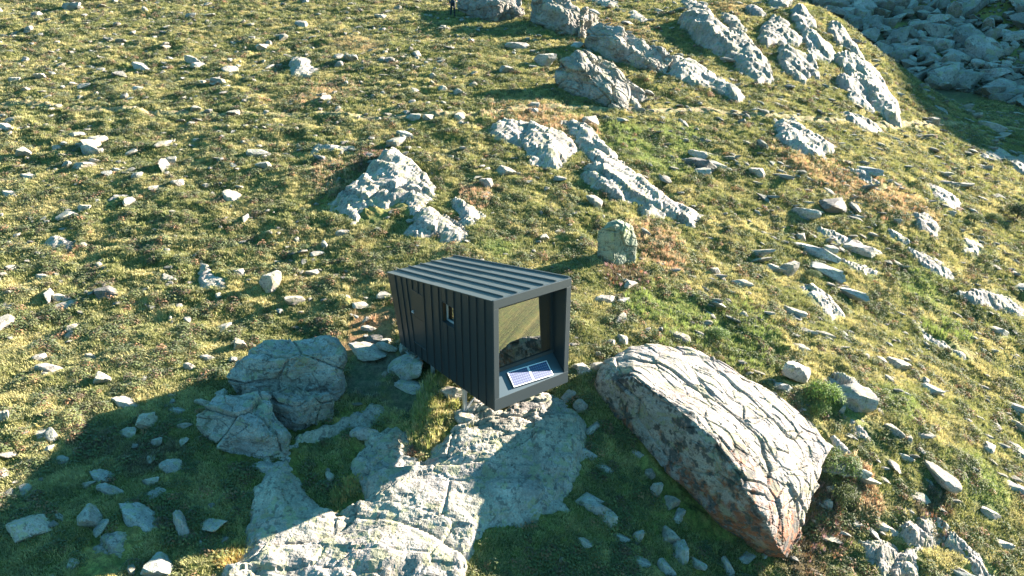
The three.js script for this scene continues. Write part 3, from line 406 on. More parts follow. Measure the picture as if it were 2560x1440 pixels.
for (const [label, ...a] of [
  ['rounded tan stone with a long thin shadow on the upper left slope', 652, 115, 45, 24, { mat: 4, shape: 3 }],
  ['tilted slab on top of a heap of stones at the upper left', 478, 148, 40, 30, { mat: 1, shape: 0 }], ['leaning slab at the foot of the upper left heap', 495, 162, 48, 18, { mat: 1, shape: 4, tilt: -0.3 }], ['long flat stone left of the upper left heap', 345, 166, 60, 16, { mat: 1, shape: 0 }],
  ['pale slab cut with a crack beside the far left path', 205, 210, 38, 18, { mat: 1, shape: 4 }], ['grey slab stone left of the pale cracked slab', 178, 205, 32, 14, {}], ['big pointed stone at the top left edge', 168, 12, 52, 26, { mat: 0, shape: 7 }],
  ['squarish stone near the top edge left of centre', 473, 41, 28, 14, {}], ['grey stone next to the squarish one at the top', 522, 33, 34, 18, {}], ['white stone above the path on the far left', 29, 198, 32, 18, { mat: 1 }],
  ['wide stone left of the pair of white stones above the path', 340, 222, 30, 12, {}], ['left one of two white stones touching above the rounded outcrop', 1035, 290, 40, 22, { mat: 1, shape: 2 }], ['right one of two white stones touching above the rounded outcrop', 1068, 288, 38, 26, { mat: 1, shape: 3 }],
  ['flat ragged rock below the pair of white stones', 1012, 334, 58, 18, { mat: 1, shape: 0 }], ['white stone by the path left of centre', 487, 269, 34, 15, { mat: 1 }], ['big flat stone cut by the left edge near the path', 8, 318, 50, 22, { mat: 1, shape: 0 }], ['thin slab leaning behind the flat stone at the left edge', 25, 300, 48, 16, { mat: 0, shape: 4 }],
  ['white stone with a dark cleft on the left slope', 58, 378, 46, 24, { mat: 1, shape: 5 }], ['smooth stone right of the stone with a dark cleft', 140, 368, 28, 14, {}], ['long low stone in the middle of the left slope', 293, 424, 40, 13, { mat: 1, shape: 0 }], ['grey humped stone on the left slope', 423, 397, 38, 20, { mat: 0, shape: 2 }],
  ['white humped stone right of the long low stone', 449, 455, 32, 22, { mat: 1, shape: 6 }], ['stone with a bright left face on the left slope', 205, 525, 36, 20, { mat: 4, shape: 7 }], ['long white stone at the left edge', 18, 486, 50, 14, { mat: 1, shape: 0 }], ['thin pale stone above the long white one at the left edge', 66, 441, 54, 9, { mat: 1, shape: 0 }],
  ['small white wedge between outcrops above the cabin', 862, 580, 34, 18, { mat: 1, shape: 1 }], ['long thin stone above and left of the cabin', 788, 632, 40, 14, { mat: 1, shape: 4 }], ['rounded pale stone right of the white cracked outcrop', 600, 680, 26, 22, { mat: 1, shape: 6 }],
  ['pyramid shaped boulder with a pointed top left of the cabin', 672, 706, 54, 52, { mat: 4, shape: 7, deep: 0.9, lift: 0.3 }], ['dark flat rock sunk in the grass at the left', 258, 728, 66, 38, { mat: 2, shape: 8, lift: -0.05 }], ['upper slab of a pair near the left edge', 143, 742, 50, 22, { mat: 1, shape: 0 }], ['lower slab of a pair near the left edge', 155, 760, 64, 16, { mat: 4, shape: 4 }],
  ['white flat stone below the left edge outcrop', 104, 693, 38, 15, { mat: 1, shape: 0 }], ['small white leaning stone at the left edge', 22, 668, 22, 20, { mat: 1 }], ['slanting slab above the bare soil', 898, 765, 46, 16, { mat: 4, shape: 4, tilt: -0.4 }], ['pale stone lying on the bare soil', 925, 816, 36, 16, { mat: 1, shape: 1 }], ['dark stone sunk in the bare soil', 938, 846, 46, 22, { mat: 2, shape: 2 }],
  ['blocky stone just behind the shaded boulders', 597, 862, 38, 34, { mat: 4, shape: 5, lift: 0.25 }], ['tilted stone in the lower left grass', 168, 830, 32, 22, { mat: 0, shape: 4, tilt: 0.4 }], ['round white stone in the lower left grass', 100, 886, 30, 22, { mat: 1, shape: 6 }], ['broad white stone in the lower left grass', 120, 919, 52, 24, { mat: 1, shape: 1 }],
  ['white broken stone above the shadow edge', 252, 948, 50, 26, { mat: 1, shape: 5 }], ['upright pale stone cut by the left edge', 8, 1044, 30, 42, { mat: 1, shape: 7, lift: 0.2 }], ['dark stone near the shaded boulders', 222, 882, 30, 18, { mat: 0 }], ['small white stone near the shaded boulders', 475, 918, 24, 22, { mat: 1 }], ['pale stone left of the largest shaded boulder', 522, 898, 34, 18, { mat: 1, shape: 1 }],
  ['long pale slab on the shadow edge', 300, 1004, 64, 18, { g: 'shade', mat: 1, shape: 0 }], ['pink topped block with a dark side in the shade', 356, 1045, 46, 44, { g: 'shade', mat: 4, shape: 3, lift: 0.3, deep: 0.9 }], ['low stone beside the pink topped block', 316, 1074, 44, 24, { g: 'shade', mat: 1, shape: 2 }], ['pointed stone below the pink topped block', 388, 1102, 28, 28, { g: 'shade', mat: 3, shape: 7 }],
  ['slab pointing at the shaded boulders', 432, 1018, 38, 18, { g: 'shade', mat: 3, shape: 0, tilt: 0.3 }], ['small slab touching the front shaded boulder', 506, 1003, 36, 16, { g: 'shade', mat: 4, shape: 1 }], ['upright slab in the shade on the left', 127, 1074, 34, 50, { g: 'shade', mat: 3, shape: 4, tilt: 0.7 }], ['stone under the upright slab', 120, 1114, 26, 22, { g: 'shade', mat: 3 }],
  ['long narrow stone in the shaded turf', 240, 1188, 64, 20, { g: 'shade', mat: 3, shape: 0, tilt: 0.15 }], ['square flat stone in the shaded turf', 270, 1225, 48, 34, { g: 'shade', mat: 3, shape: 1 }], ['bent rock above the lichened rib', 228, 1282, 46, 60, { g: 'shade', mat: 3, shape: 5, deep: 1.2 }], ['lens shaped lichened stone in the shaded turf', 326, 1288, 112, 42, { g: 'shade', mat: 3, shape: 0 }],
  ['stone wedged under the lens shaped one', 246, 1318, 54, 26, { g: 'shade', mat: 3, shape: 4, tilt: 0.4 }], ['yellow speckled stone in the shaded turf', 430, 1168, 50, 40, { g: 'shade', mat: 3, shape: 6, lift: -0.05 }], ['broken white stone below the yellow speckled one', 370, 1204, 42, 20, { g: 'shade', mat: 1 }], ['thin stone right of the square flat one', 382, 1237, 52, 16, { g: 'shade', mat: 3, shape: 4, tilt: -0.25 }],
  ['tall narrow stone lying downslope in the shade', 450, 1298, 38, 70, { g: 'shade', mat: 3, shape: 0, deep: 1.6 }], ['small triangular stone far left in the shade', 144, 1300, 28, 18, { g: 'shade', mat: 3 }], ['flat stone far left in the shade', 58, 1322, 30, 18, { g: 'shade', mat: 3, shape: 0 }], ['slab at the end of the bedrock arm', 654, 1172, 60, 24, { g: 'shade', mat: 3, shape: 0, tilt: 0.2 }],
  ['lichened boulder resting on the bedrock arm', 911, 1094, 50, 40, { g: 'cabin', mat: 3, shape: 1, tilt: 0.3, lift: 0.5 }], ['big lens shaped boulder by the middle cabin foot', 1022, 930, 86, 50, { g: 'cabin', mat: 3, shape: 2, lift: 0.3, deep: 0.8 }], ['block leaning on the lens shaped boulder under the wall', 1036, 902, 40, 46, { g: 'cabin', mat: 0, shape: 3, lift: 0.45 }], ['small block under the rear cabin corner', 1010, 874, 36, 24, { g: 'cabin', mat: 3, shape: 5, lift: 0.2 }],
  ['low slab below the lens shaped boulder', 1022, 964, 84, 26, { g: 'cabin', mat: 3, shape: 0 }], ['long white flat stone between soil and boulders', 905, 882, 100, 18, { g: 'cabin', mat: 1, shape: 0 }], ['white stone with a shaded end beside the rear corner', 965, 876, 40, 20, { g: 'cabin', mat: 1, shape: 1 }], ['speckled rock left of the front cabin foot', 1130, 975, 66, 42, { g: 'cabin', mat: 4, shape: 1, tilt: 0.25 }],
  ['pedestal rock under the front cabin foot', 1156, 1046, 66, 40, { g: 'cabin', mat: 1, shape: 2, lift: 0.1 }], ['small white wedge in front of the pedestal rock', 1160, 1072, 30, 16, { g: 'cabin', mat: 1, shape: 4 }], ['white upright stone under the front edge of the cabin', 1343, 1004, 36, 42, { g: 'cabin', mat: 1, shape: 7, lift: 0.3 }], ['green crusted block by the corner of the bedrock slab', 1400, 1010, 28, 20, { g: 'cabin', mat: 3 }],
  ['grey slab between cabin and great boulder', 1418, 985, 48, 26, { g: 'cabin', mat: 0, shape: 4 }], ['tilted grey slab under the great boulder', 1452, 1010, 36, 40, { g: 'cabin', mat: 0, shape: 1, tilt: -0.6 }], ['darker tilted slab under the great boulder', 1482, 1056, 34, 46, { g: 'cabin', mat: 3, shape: 4, tilt: -0.7 }], ['rugged rock behind the right front corner of the cabin', 1452, 920, 46, 34, { g: 'cabin', mat: 1, shape: 8 }], ['second rugged rock touching the great boulder', 1490, 915, 38, 30, { g: 'cabin', mat: 4, shape: 9 }],
  ['pale slab right of the bedrock slab', 1463, 1127, 48, 26, { g: 'shade', mat: 3, shape: 0 }], ['triangular stone under the great boulder', 1594, 1128, 28, 22, { g: 'shade', mat: 3, shape: 1 }], ['flat stone below the triangular one', 1509, 1164, 42, 18, { g: 'shade', mat: 3, shape: 0 }], ['rounded stone close to the overhang', 1630, 1180, 28, 28, { g: 'shade', mat: 0, shape: 6 }],
  ['tall stone leaning below the overhang', 1638, 1215, 30, 52, { g: 'shade', mat: 3, shape: 7, lift: 0.2 }], ['sharp block under the great boulder', 1676, 1245, 42, 38, { g: 'shade', mat: 0, shape: 5 }], ['slab leaning against the sharp block', 1698, 1278, 42, 36, { g: 'shade', mat: 3, shape: 4 }], ['broad rock in the shaded hollow', 1468, 1242, 70, 32, { g: 'shade', mat: 3, shape: 8, lift: -0.02 }],
  ['pale block in the shaded hollow', 1500, 1268, 50, 42, { g: 'shade', mat: 3, shape: 1 }], ['shield shaped stone next to the pale block', 1526, 1296, 42, 42, { g: 'shade', mat: 1, shape: 2 }], ['upright stone in the shaded hollow', 1592, 1330, 27, 44, { g: 'shade', mat: 3, shape: 7, deep: 1.1 }], ['dark faced wedge in the shaded hollow', 1673, 1326, 56, 44, { g: 'shade', mat: 0, shape: 5, lift: 0.2 }],
  ['egg shaped lichened stone in the shaded hollow', 1706, 1374, 40, 60, { g: 'shade', mat: 3, shape: 2, deep: 1.2 }], ['flat square stone at the bottom edge', 1663, 1408, 42, 40, { g: 'shade', mat: 3, shape: 0, deep: 1.1 }], ['stone close to the bottom tip of the great boulder', 1868, 1388, 52, 22, { g: 'shade', mat: 3, shape: 4 }], ['narrow stone sunk near the bottom edge', 1818, 1398, 30, 48, { g: 'shade', mat: 3, shape: 0, deep: 1.3 }],
  ['little slab under the tip of the great boulder', 1917, 1388, 36, 18, { g: 'shade', mat: 3, shape: 4 }], ['low stone at the bottom edge left of the flat square one', 1598, 1404, 46, 15, { g: 'shade', mat: 3, shape: 0 }], ['flat white stone low in the shaded hollow', 1460, 1359, 36, 13, { g: 'shade', mat: 1, shape: 0 }], ['thin stone above the upright one', 1551, 1338, 40, 13, { g: 'shade', mat: 3, shape: 0 }],
  ['dark angular boulder between two pale stones on the right slope', 1757, 410, 62, 34, { g: 'right', mat: 2, shape: 1, lift: 0.25 }], ['pale slab behind the dark angular boulder', 1744, 384, 52, 22, { g: 'right', mat: 1, shape: 0 }], ['pale rounded stone below the dark angular boulder', 1757, 432, 52, 24, { g: 'right', mat: 1, shape: 2 }], ['pale boulder alone right of the dark angular one', 1900, 431, 40, 28, { g: 'right', mat: 4, shape: 6, lift: 0.25 }],
  ['dark rounded boulder on the right slope', 2078, 518, 74, 40, { g: 'right', mat: 2, shape: 3, lift: 0.3 }], ['wedge boulder above the ribbed outcrop', 1968, 674, 52, 36, { g: 'right', mat: 0, shape: 7, lift: 0.25 }], ['grey boulder in front of its own shadow above the cabin', 1220, 456, 33, 30, { g: 'right', mat: 0, shape: 6, lift: 0.3 }], ['flat topped pale block on the right slope', 2163, 624, 80, 30, { g: 'right', mat: 1, shape: 1, lift: 0.25 }],
  ['pale stone left of the flat topped block', 2078, 628, 42, 22, { g: 'right', mat: 1, shape: 2 }], ['squarish stone above and left of the flat topped block', 2004, 586, 32, 32, { g: 'right', mat: 0, shape: 3 }], ['pale stone right of the cabin roof', 1518, 744, 46, 22, { g: 'right', mat: 1, shape: 1 }], ['round stone in the grass right of the cabin', 1794, 672, 26, 26, { g: 'right', mat: 0, shape: 6 }],
  ['ridged boulder beside the juniper', 1999, 938, 84, 52, { g: 'right', mat: 1, shape: 1, tilt: -0.35, lift: 0.2 }], ['smooth grey boulder with a blunt end right of the juniper', 2151, 1008, 94, 54, { g: 'right', mat: 0, shape: 2, tilt: -0.15, lift: 0.25 }], ['smaller stone at the foot of the ridged boulder', 1962, 974, 38, 30, { g: 'right', mat: 3, shape: 1 }], ['round stone between the juniper and the grey boulder', 2088, 986, 24, 20, { g: 'right', mat: 0, shape: 6 }],
  ['white upright stone below the grey boulder', 2104, 1026, 20, 26, { g: 'right', mat: 1, shape: 7 }], ['pale block with a shaded side far right', 2273, 1098, 24, 34, { g: 'right', mat: 1, shape: 3 }], ['flat stone left of the pale block far right', 2232, 1082, 46, 26, { g: 'right', mat: 0, shape: 0 }], ['flat cream stone in the right grass', 2260, 1134, 44, 14, { g: 'right', mat: 1, shape: 0 }],
  ['sloping slab stone far right', 2474, 1120, 52, 24, { g: 'right', mat: 0, shape: 4, tilt: -0.3 }], ['leaning grey stone above the flat cream one', 2314, 950, 34, 28, { g: 'right', mat: 0, shape: 4, tilt: -0.5 }], ['broken white rocks in the right grass', 2240, 902, 62, 32, { g: 'right', mat: 1, shape: 5 }], ['small grey stone left of the broken white rocks', 2170, 890, 22, 20, { g: 'right', mat: 0, shape: 6 }],
  ['wedge stone near the right edge', 2500, 828, 40, 20, { g: 'right', mat: 1, shape: 1 }], ['long white stone cut by the right edge', 2532, 1222, 58, 18, { g: 'right', mat: 1, shape: 0 }], ['flat stone in tall grass near the right edge', 2480, 1278, 66, 24, { g: 'right', mat: 0, shape: 0, tilt: -0.3 }], ['low stone near the lower right edge', 2508, 1356, 52, 18, { g: 'right', mat: 1, shape: 0 }], ['grey rock behind the great boulder', 2060, 1118, 40, 36, { g: 'right', mat: 0, shape: 5, lift: 0.3 }],
  ['bluish rock among the bushes right of the great boulder', 2072, 1232, 24, 36, { g: 'right', mat: 3, shape: 3 }], ['second bluish rock below in the same bushes', 2068, 1268, 28, 34, { g: 'right', mat: 3, shape: 2 }], ['white ledge stone right of the bushes', 2144, 1305, 34, 28, { g: 'right', mat: 1, shape: 8 }], ['long white ledge stone below the rusty grass', 2216, 1318, 58, 20, { g: 'right', mat: 1, shape: 0, tilt: -0.2 }],
  ['pyramid stone left of the whale-shaped boulder', 1358, 152, 56, 32, { mat: 1, shape: 7, lift: 0.3 }], ['dark block left of the pyramid stone', 1262, 172, 40, 22, { mat: 0, shape: 5 }], ['broad pale stone below the dark crag', 1300, 112, 54, 20, { mat: 1, shape: 1 }], ['striped stone in the shade under the long crag', 1440, 113, 46, 20, { mat: 3, shape: 4 }], ['stone by the path under the whale-shaped boulder', 1334, 262, 38, 20, { mat: 0, shape: 2 }],
  ['pale stone below the one by the path', 1337, 280, 26, 14, { mat: 1, shape: 6 }], ['grey stone above the whale-backed outcrop', 1470, 302, 44, 30, { mat: 0, shape: 3, lift: 0.25 }], ['white stone on the top slope under the hiker', 1177, 103, 22, 14, { mat: 1 }], ['pale stone near the top edge left of the hiker', 955, 42, 30, 16, { mat: 4 }], ['flat dark slab at the shadow edge far right', 2478, 312, 60, 24, { g: 'right', mat: 0, shape: 0 }],
  ['second flat slab near the shadow edge', 2510, 332, 44, 16, { g: 'right', mat: 0, shape: 4 }], ['lichened block below the great layered crag', 2330, 300, 32, 22, { g: 'right', mat: 0, shape: 5 }]]) stone(label, ...a);

// the many stones nobody would describe one by one
const loose = [];
{
  const r = rng(77);
  for (let n = 0; n < 22000 && loose.length < 4600; n++) {
    const D = 9.5 + 62 * Math.pow(r(), 0.75), x = (r() * 2 - 1) * (0.76 * D + 3), z = -D, c = coverAt(x, z); if (c === 1) continue;
    const clump = fbm2(x * 0.14 + 60, z * 0.2, 3) + 0.45 * n2(x * 0.6, z * 0.7) + (x < -2 ? 0.12 : x > 6 ? 0.15 : 0) + (z < -40 ? 0.1 : 0); if (clump < r() * 0.8 - 0.32) continue;
    const size = 0.035 + 0.07 * Math.pow(r(), -0.45) * (0.5 + 0.9 * r()) * (D > 30 ? 1.3 : 1) * (x < -2 ? 1.2 : 1); if (size > 0.6) continue;
    loose.push({ x, z, size, D, q: r(), seen: size / D });
  }
  loose.sort((a, b) => b.seen - a.seen);
}
const nearRing = [], stuffRing = [];
loose.forEach((s, i) => (i < 145 ? nearRing : stuffRing).push(s));
const toPx = (p) => { const c = Math.cos(PITCH), q = Math.sin(PITCH), d = -p.z * c + (CAM_Y - p.y) * q; return [p.x / d, ((p.y - CAM_Y) * c - p.z * q) / d]; };
const landmarks = scene.children.filter((o) => o.userData.category && ['stone', 'outcrop', 'boulder', 'crag', 'bedrock'].includes(o.userData.category) && o.userData.label.split(' ').length <= 11).map((o) => [toPx(o.position), o.userData.label]), told = new Set();
function nearLabel(p) {                                         // which one: beside which landmark, on which side of it
  const [x, y] = toPx(p), by = landmarks.map(([[a, b], l]) => [Math.hypot(a - x, b - y), x - a, y - b, l]).sort((u, v) => u[0] - v[0]);
  for (const [, dx, dy, l] of by) { const side = Math.abs(dx) > Math.abs(dy) * 1.2 ? (dx < 0 ? 'left of' : 'right of') : dy > 0 ? 'above' : 'below', t = `small stone ${side} the ${l}`; if (!told.has(t)) { told.add(t); return t; } }
  return 'small loose stone in the grass';
}
for (const s of nearRing) {
  const r = rng(s.q * 1e6 | 0), i = Math.floor(r() * SHAPES.length), flat = [0.42, 0.5, 0.6, 0.75][i % 4], m = new THREE.Mesh(SHAPES[i], stoneMats[[0, 1, 1, 4, 3][Math.floor(r() * 5)]]);
  m.scale.set(s.size, s.size * (0.45 + 0.4 * r()) / flat * 0.8, s.size * (0.5 + 0.4 * r())); m.rotation.set((r() - 0.5) * 0.5, s.x > 5 ? -0.8 + (r() - 0.5) * 0.8 : r() * 6.3, (r() - 0.5) * 0.5); if (s.x > 5) { m.scale.x *= 1.7; m.scale.z *= 0.9; } m.position.set(s.x, land(s.x, s.z) + s.size * 0.12, s.z); coverDisc(s.x, s.z, s.size * 0.6);
  const right = s.x > 6, shade = s.x < -0.3 && 0.423 * s.x + 0.906 * s.z > -18 && 0.423 * s.x + 0.906 * s.z < -13;
  put(m, 'stone', nearLabel(m.position, right), 'stone', shade ? 'small loose stones in the shade' : right ? 'small loose stones on the right flank' : s.z < -30 ? 'small loose stones on the upper slope' : 'small loose stones on the left slope');
}
function scatterMesh(list, shapes, name, label, dim = 1) {               // one mesh of very many small stones
  const parts = [], M = new THREE.Matrix4(), q = new THREE.Quaternion(), e = new THREE.Euler(), tints = [GREY, PALE, COOL, [0.44, 0.41, 0.36], [0.30, 0.29, 0.275]];
  for (const s of list) {
    const r = rng(s.q * 1e6 | 0), g = shapes[Math.floor(r() * shapes.length)].clone(), t = tints[Math.floor(r() * tints.length)], c = g.attributes.color;
    const right = s.x > 5 && !s.lift; q.setFromEuler(e.set((r() - 0.5) * 0.6, right ? -0.8 + (r() - 0.5) : r() * 6.3, (r() - 0.5) * 0.6)); M.compose(new THREE.Vector3(s.x, (s.y ?? land(s.x, s.z)) + s.size * (s.lift ?? 0.1) + (s.lift ? 0 : 0.025), s.z), q, new THREE.Vector3(s.size * (right ? 1.7 : 1), s.size * (0.7 + 0.5 * r()), s.size * (0.55 + 0.4 * r()))); g.applyMatrix4(M);
    for (let i = 0; i < c.count; i++) c.setXYZ(i, c.getX(i) * t[0] * dim, c.getY(i) * t[1] * dim, c.getZ(i) * t[2] * dim); parts.push(g);
  }
  return put(new THREE.Mesh(mergeGeometries(parts), rockMat), name, label, 'stones', null, 'stuff');
}
scatterMesh(stuffRing, LOW, 'stone_scatter', 'countless small pale stones scattered through the turf');

// ---------------------------------------------------------------- shaded scree behind the spur
{
  const r = rng(31), poly = [[2040, -30], [2600, -30], [2600, 290], [2480, 245], [2330, 215], [2230, 165], [2160, 120], [2100, 60]], small = [], big = [];
  for (let n = 0; n < 9000; n++) {
    const px = 2040 + 540 * r(), py = -25 + 300 * r(); if (!inside(poly, px, py)) continue;
    const open = smooth(0.1, 0.5, n2(px * 0.006 + 3, py * 0.01) + (py < 110 && px > 2280 ? 0.75 : 0)), w = 8 + 5 * Math.pow(r(), -0.62) * (px < 2420 ? 1.25 : 0.8); if (w > 66 || r() < open * 0.75) continue;
    const g = G(px, py, 0, 300); if (g.z > -64) continue; const k = perPx(g), o = { x: g.x, z: g.z, y: base(g.x, g.z), size: w * k * 0.55, w, q: r(), lift: 0.25 };
    (w > 17 ? big : small).push(o);
  }
  big.sort((a, b) => b.w - a.w); const kept = [];
  for (const s of big) { if (kept.length >= 260) { small.push(s); continue; } if (kept.some((t) => Math.hypot(t.x - s.x, t.z - s.z) < (t.size + s.size) * 0.5)) continue; kept.push(s); }
  for (const s of kept) {
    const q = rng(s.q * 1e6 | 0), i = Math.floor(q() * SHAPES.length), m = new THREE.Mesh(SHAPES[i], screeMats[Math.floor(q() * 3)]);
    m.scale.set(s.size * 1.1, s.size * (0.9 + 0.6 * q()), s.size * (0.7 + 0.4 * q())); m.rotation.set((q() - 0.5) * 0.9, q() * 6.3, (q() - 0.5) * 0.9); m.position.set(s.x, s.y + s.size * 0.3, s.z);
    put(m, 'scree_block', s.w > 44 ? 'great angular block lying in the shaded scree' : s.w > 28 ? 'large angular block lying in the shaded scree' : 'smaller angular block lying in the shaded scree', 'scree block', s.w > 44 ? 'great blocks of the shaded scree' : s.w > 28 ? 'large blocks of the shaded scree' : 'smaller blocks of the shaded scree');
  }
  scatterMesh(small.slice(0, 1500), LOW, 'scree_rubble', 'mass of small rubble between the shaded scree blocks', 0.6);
}

// ---------------------------------------------------------------- the cabin
const metalBump = texture(256, (u, v) => [0.6 * oct(tn, u, v, 4, 3) + 0.4 * oct(tm, u, v, 64, 2)], false, [1, 1]);
const metal = std(0.025, 0.036, 0.042, 0.42, 0.25, { bumpMap: metalBump, bumpScale: 0.0025 });
const sillMetal = std(0.070, 0.098, 0.115, 0.3, 0.4);
const roofMetal = std(0.082, 0.102, 0.110, 0.38, 0.2, { bumpMap: metalBump, bumpScale: 0.002 });
const metalEdge = std(0.043, 0.056, 0.063, 0.40, 0.2, { bumpMap: metalBump, bumpScale: 0.002 });
const steel = std(0.50, 0.51, 0.52, 0.45, 0.55, { bumpMap: metalBump, bumpScale: 0.002 });
const blackRubber = std(0.012, 0.013, 0.014, 0.6);
const woodTex = texture(512, (u, v) => { const g = oct(tn, u * 1, v, 4, 3), l = oct(tm, u, v * 8, 8, 4), k = 0.72 + 0.22 * (l - 0.5) + 0.15 * (g - 0.5); return [k, k * 0.80, k * 0.58]; }, true, [0.8, 0.8]);
const wood = std(0.30, 0.26, 0.22, 0.6, 0, { map: woodTex });
const glass = new THREE.MeshPhysicalMaterial({ color: new THREE.Color().setRGB(0.30, 0.30, 0.29), transmission: 1, thickness: 0, roughness: 0.015, ior: 5 });
const cabin = new THREE.Group();
put(cabin, 'cabin', 'dark metal cabin on steel legs with one large picture window', 'cabin');
cabin.position.set(0.531, 0, -15.248); cabin.rotation.y = 0.646;
const V = (x, y, z) => new THREE.Vector3(x, y, z);
function prism(pts, t) {                                        // a flat face of corner points given thickness along t
  const n = pts.length, a = pts, b = pts.map((p) => p.clone().add(t)), pos = [], nor = pts[1].clone().sub(pts[0]).cross(pts[2].clone().sub(pts[0])), flip = nor.dot(t) > 0, tri = (p, q, r) => (flip ? [p, r, q] : [p, q, r]).forEach((v) => pos.push(v.x, v.y, v.z));
  for (let i = 1; i + 1 < n; i++) { tri(a[0], a[i], a[i + 1]); tri(b[0], b[i + 1], b[i]); }
  for (let i = 0; i < n; i++) { const j = (i + 1) % n; tri(a[i], b[i], a[j]); tri(a[j], b[i], b[j]); }
  const g = new THREE.BufferGeometry(); g.setAttribute('position', new THREE.Float32BufferAttribute(pos, 3)); g.computeVertexNormals(); return boxUV(g);
}
const box = (x0, x1, y0, y1, z0, z1, r = 0.006) => { const g = new RoundedBoxGeometry(x1 - x0, y1 - y0, z1 - z0, 2, Math.min(r, (x1 - x0) / 2.1, (y1 - y0) / 2.1, (z1 - z0) / 2.1)); g.translate((x0 + x1) / 2, (y0 + y1) / 2, (z0 + z1) / 2); return g; };
const L = 5.455, half = (z) => 1.2 + 0.032 / L * z, roofY = (z) => 2.974 + 0.1776 * z, floorY = (z) => 0.0255 * z;
const top = [-5.44, -4.96, -4.59, -4.27, -3.93, -3.6, -3.29, -2.88, -2.5, -2.12, -1.74, -1.4, -1.04, -0.71, -0.36, -0.012], shift = [0.54, 0.37, 0.34, 0.33, 0, 0, 0, 0, 0, 0, 0, 0, 0, 0, 0, 0];
const zAt = (i, y) => { const t = top[i], k = clamp((roofY(t) - y) / (roofY(t) - floorY(t))); return t + shift[i] * k; };
for (const s of [-1, 1]) {                                      // side walls of upright sheets with folded seams
  const panel = (i, y0, y1, za, zb) => {                        // y as numbers or null for floor and roof line
    const lo = (z) => y0 ?? floorY(z), hi = (z) => y1 ?? roofY(z), A = za ?? null, B = zb ?? null, p = [];
    for (const [j, e, f] of [[i, lo, A], [i, hi, A], [i + 1, hi, B], [i + 1, lo, B]]) { const z0 = f ?? top[j], y = e(z0), z = f ?? zAt(j, y), g = (j === i ? 0.006 : -0.006); p.push(V(s * half(z), e(z), z + g)); }
    return part(cabin, 'wall_panel', prism(p, V(-s * 0.025, 0, 0)), metal);
  };
  for (let i = 0; i < 15; i++) {
    if (s < 0 && i === 4) { panel(4, 1.96, null); panel(4, null, 0.33); continue; }
    if (s < 0 && i === 5) { panel(5, 1.96, null); panel(5, null, 0.33); continue; }
    if (s < 0 && i === 8) { panel(8, null, null, null, -2.36); panel(8, 2.17, null, -2.36); panel(8, null, 1.58, -2.36); continue; }
    if (s < 0 && i === 9) { panel(9, 2.17, null); panel(9, null, 1.58); continue; }
    panel(i, null, null);
  }
  for (let i = 1; i < 15; i++) {
    const spans = s < 0 && i === 4 ? [[2.0, null]] : s < 0 && i === 5 ? [[1.94, null], [null, 0.33]] : s < 0 && i === 9 ? [[2.17, null], [null, 1.58]] : [[null, null]];
    for (const [a, b] of spans) { const z0 = zAt(i, a ?? floorY(top[i])), z1 = zAt(i, b ?? roofY(top[i])), y0 = a ?? floorY(z0) + 0.004, y1 = b ?? roofY(z1) - 0.012; part(cabin, 'wall_seam', prism([V(s * (half(z0) - 0.02), y0, z0 - 0.009), V(s * (half(z1) - 0.02), y1, z1 - 0.009), V(s * (half(z1) - 0.02), y1, z1 + 0.009), V(s * (half(z0) - 0.02), y0, z0 + 0.009)], V(s * 0.05, 0, 0)), metal); }
  }
  // inner wood lining around the opening
  const lin = (z0, z1, y0, y1) => part(cabin, 'inner_wall', prism([V(s * (half(z0) - 0.03), y0 ?? floorY(z0) + 0.02, z0), V(s * (half(z0) - 0.03), y1 ?? roofY(z0) - 0.05, z0), V(s * (half(z1) - 0.03), y1 ?? roofY(z1) - 0.05, z1), V(s * (half(z1) - 0.03), y0 ?? floorY(z1) + 0.02, z1)], V(-s * 0.1, 0, 0)), wood);
  if (s < 0) { lin(-4.86, -2.36); lin(-1.76, -0.76); lin(-2.355, -1.765, null, 1.575); lin(-2.355, -1.765, 2.175, null); } else lin(-4.86, -0.76);
}
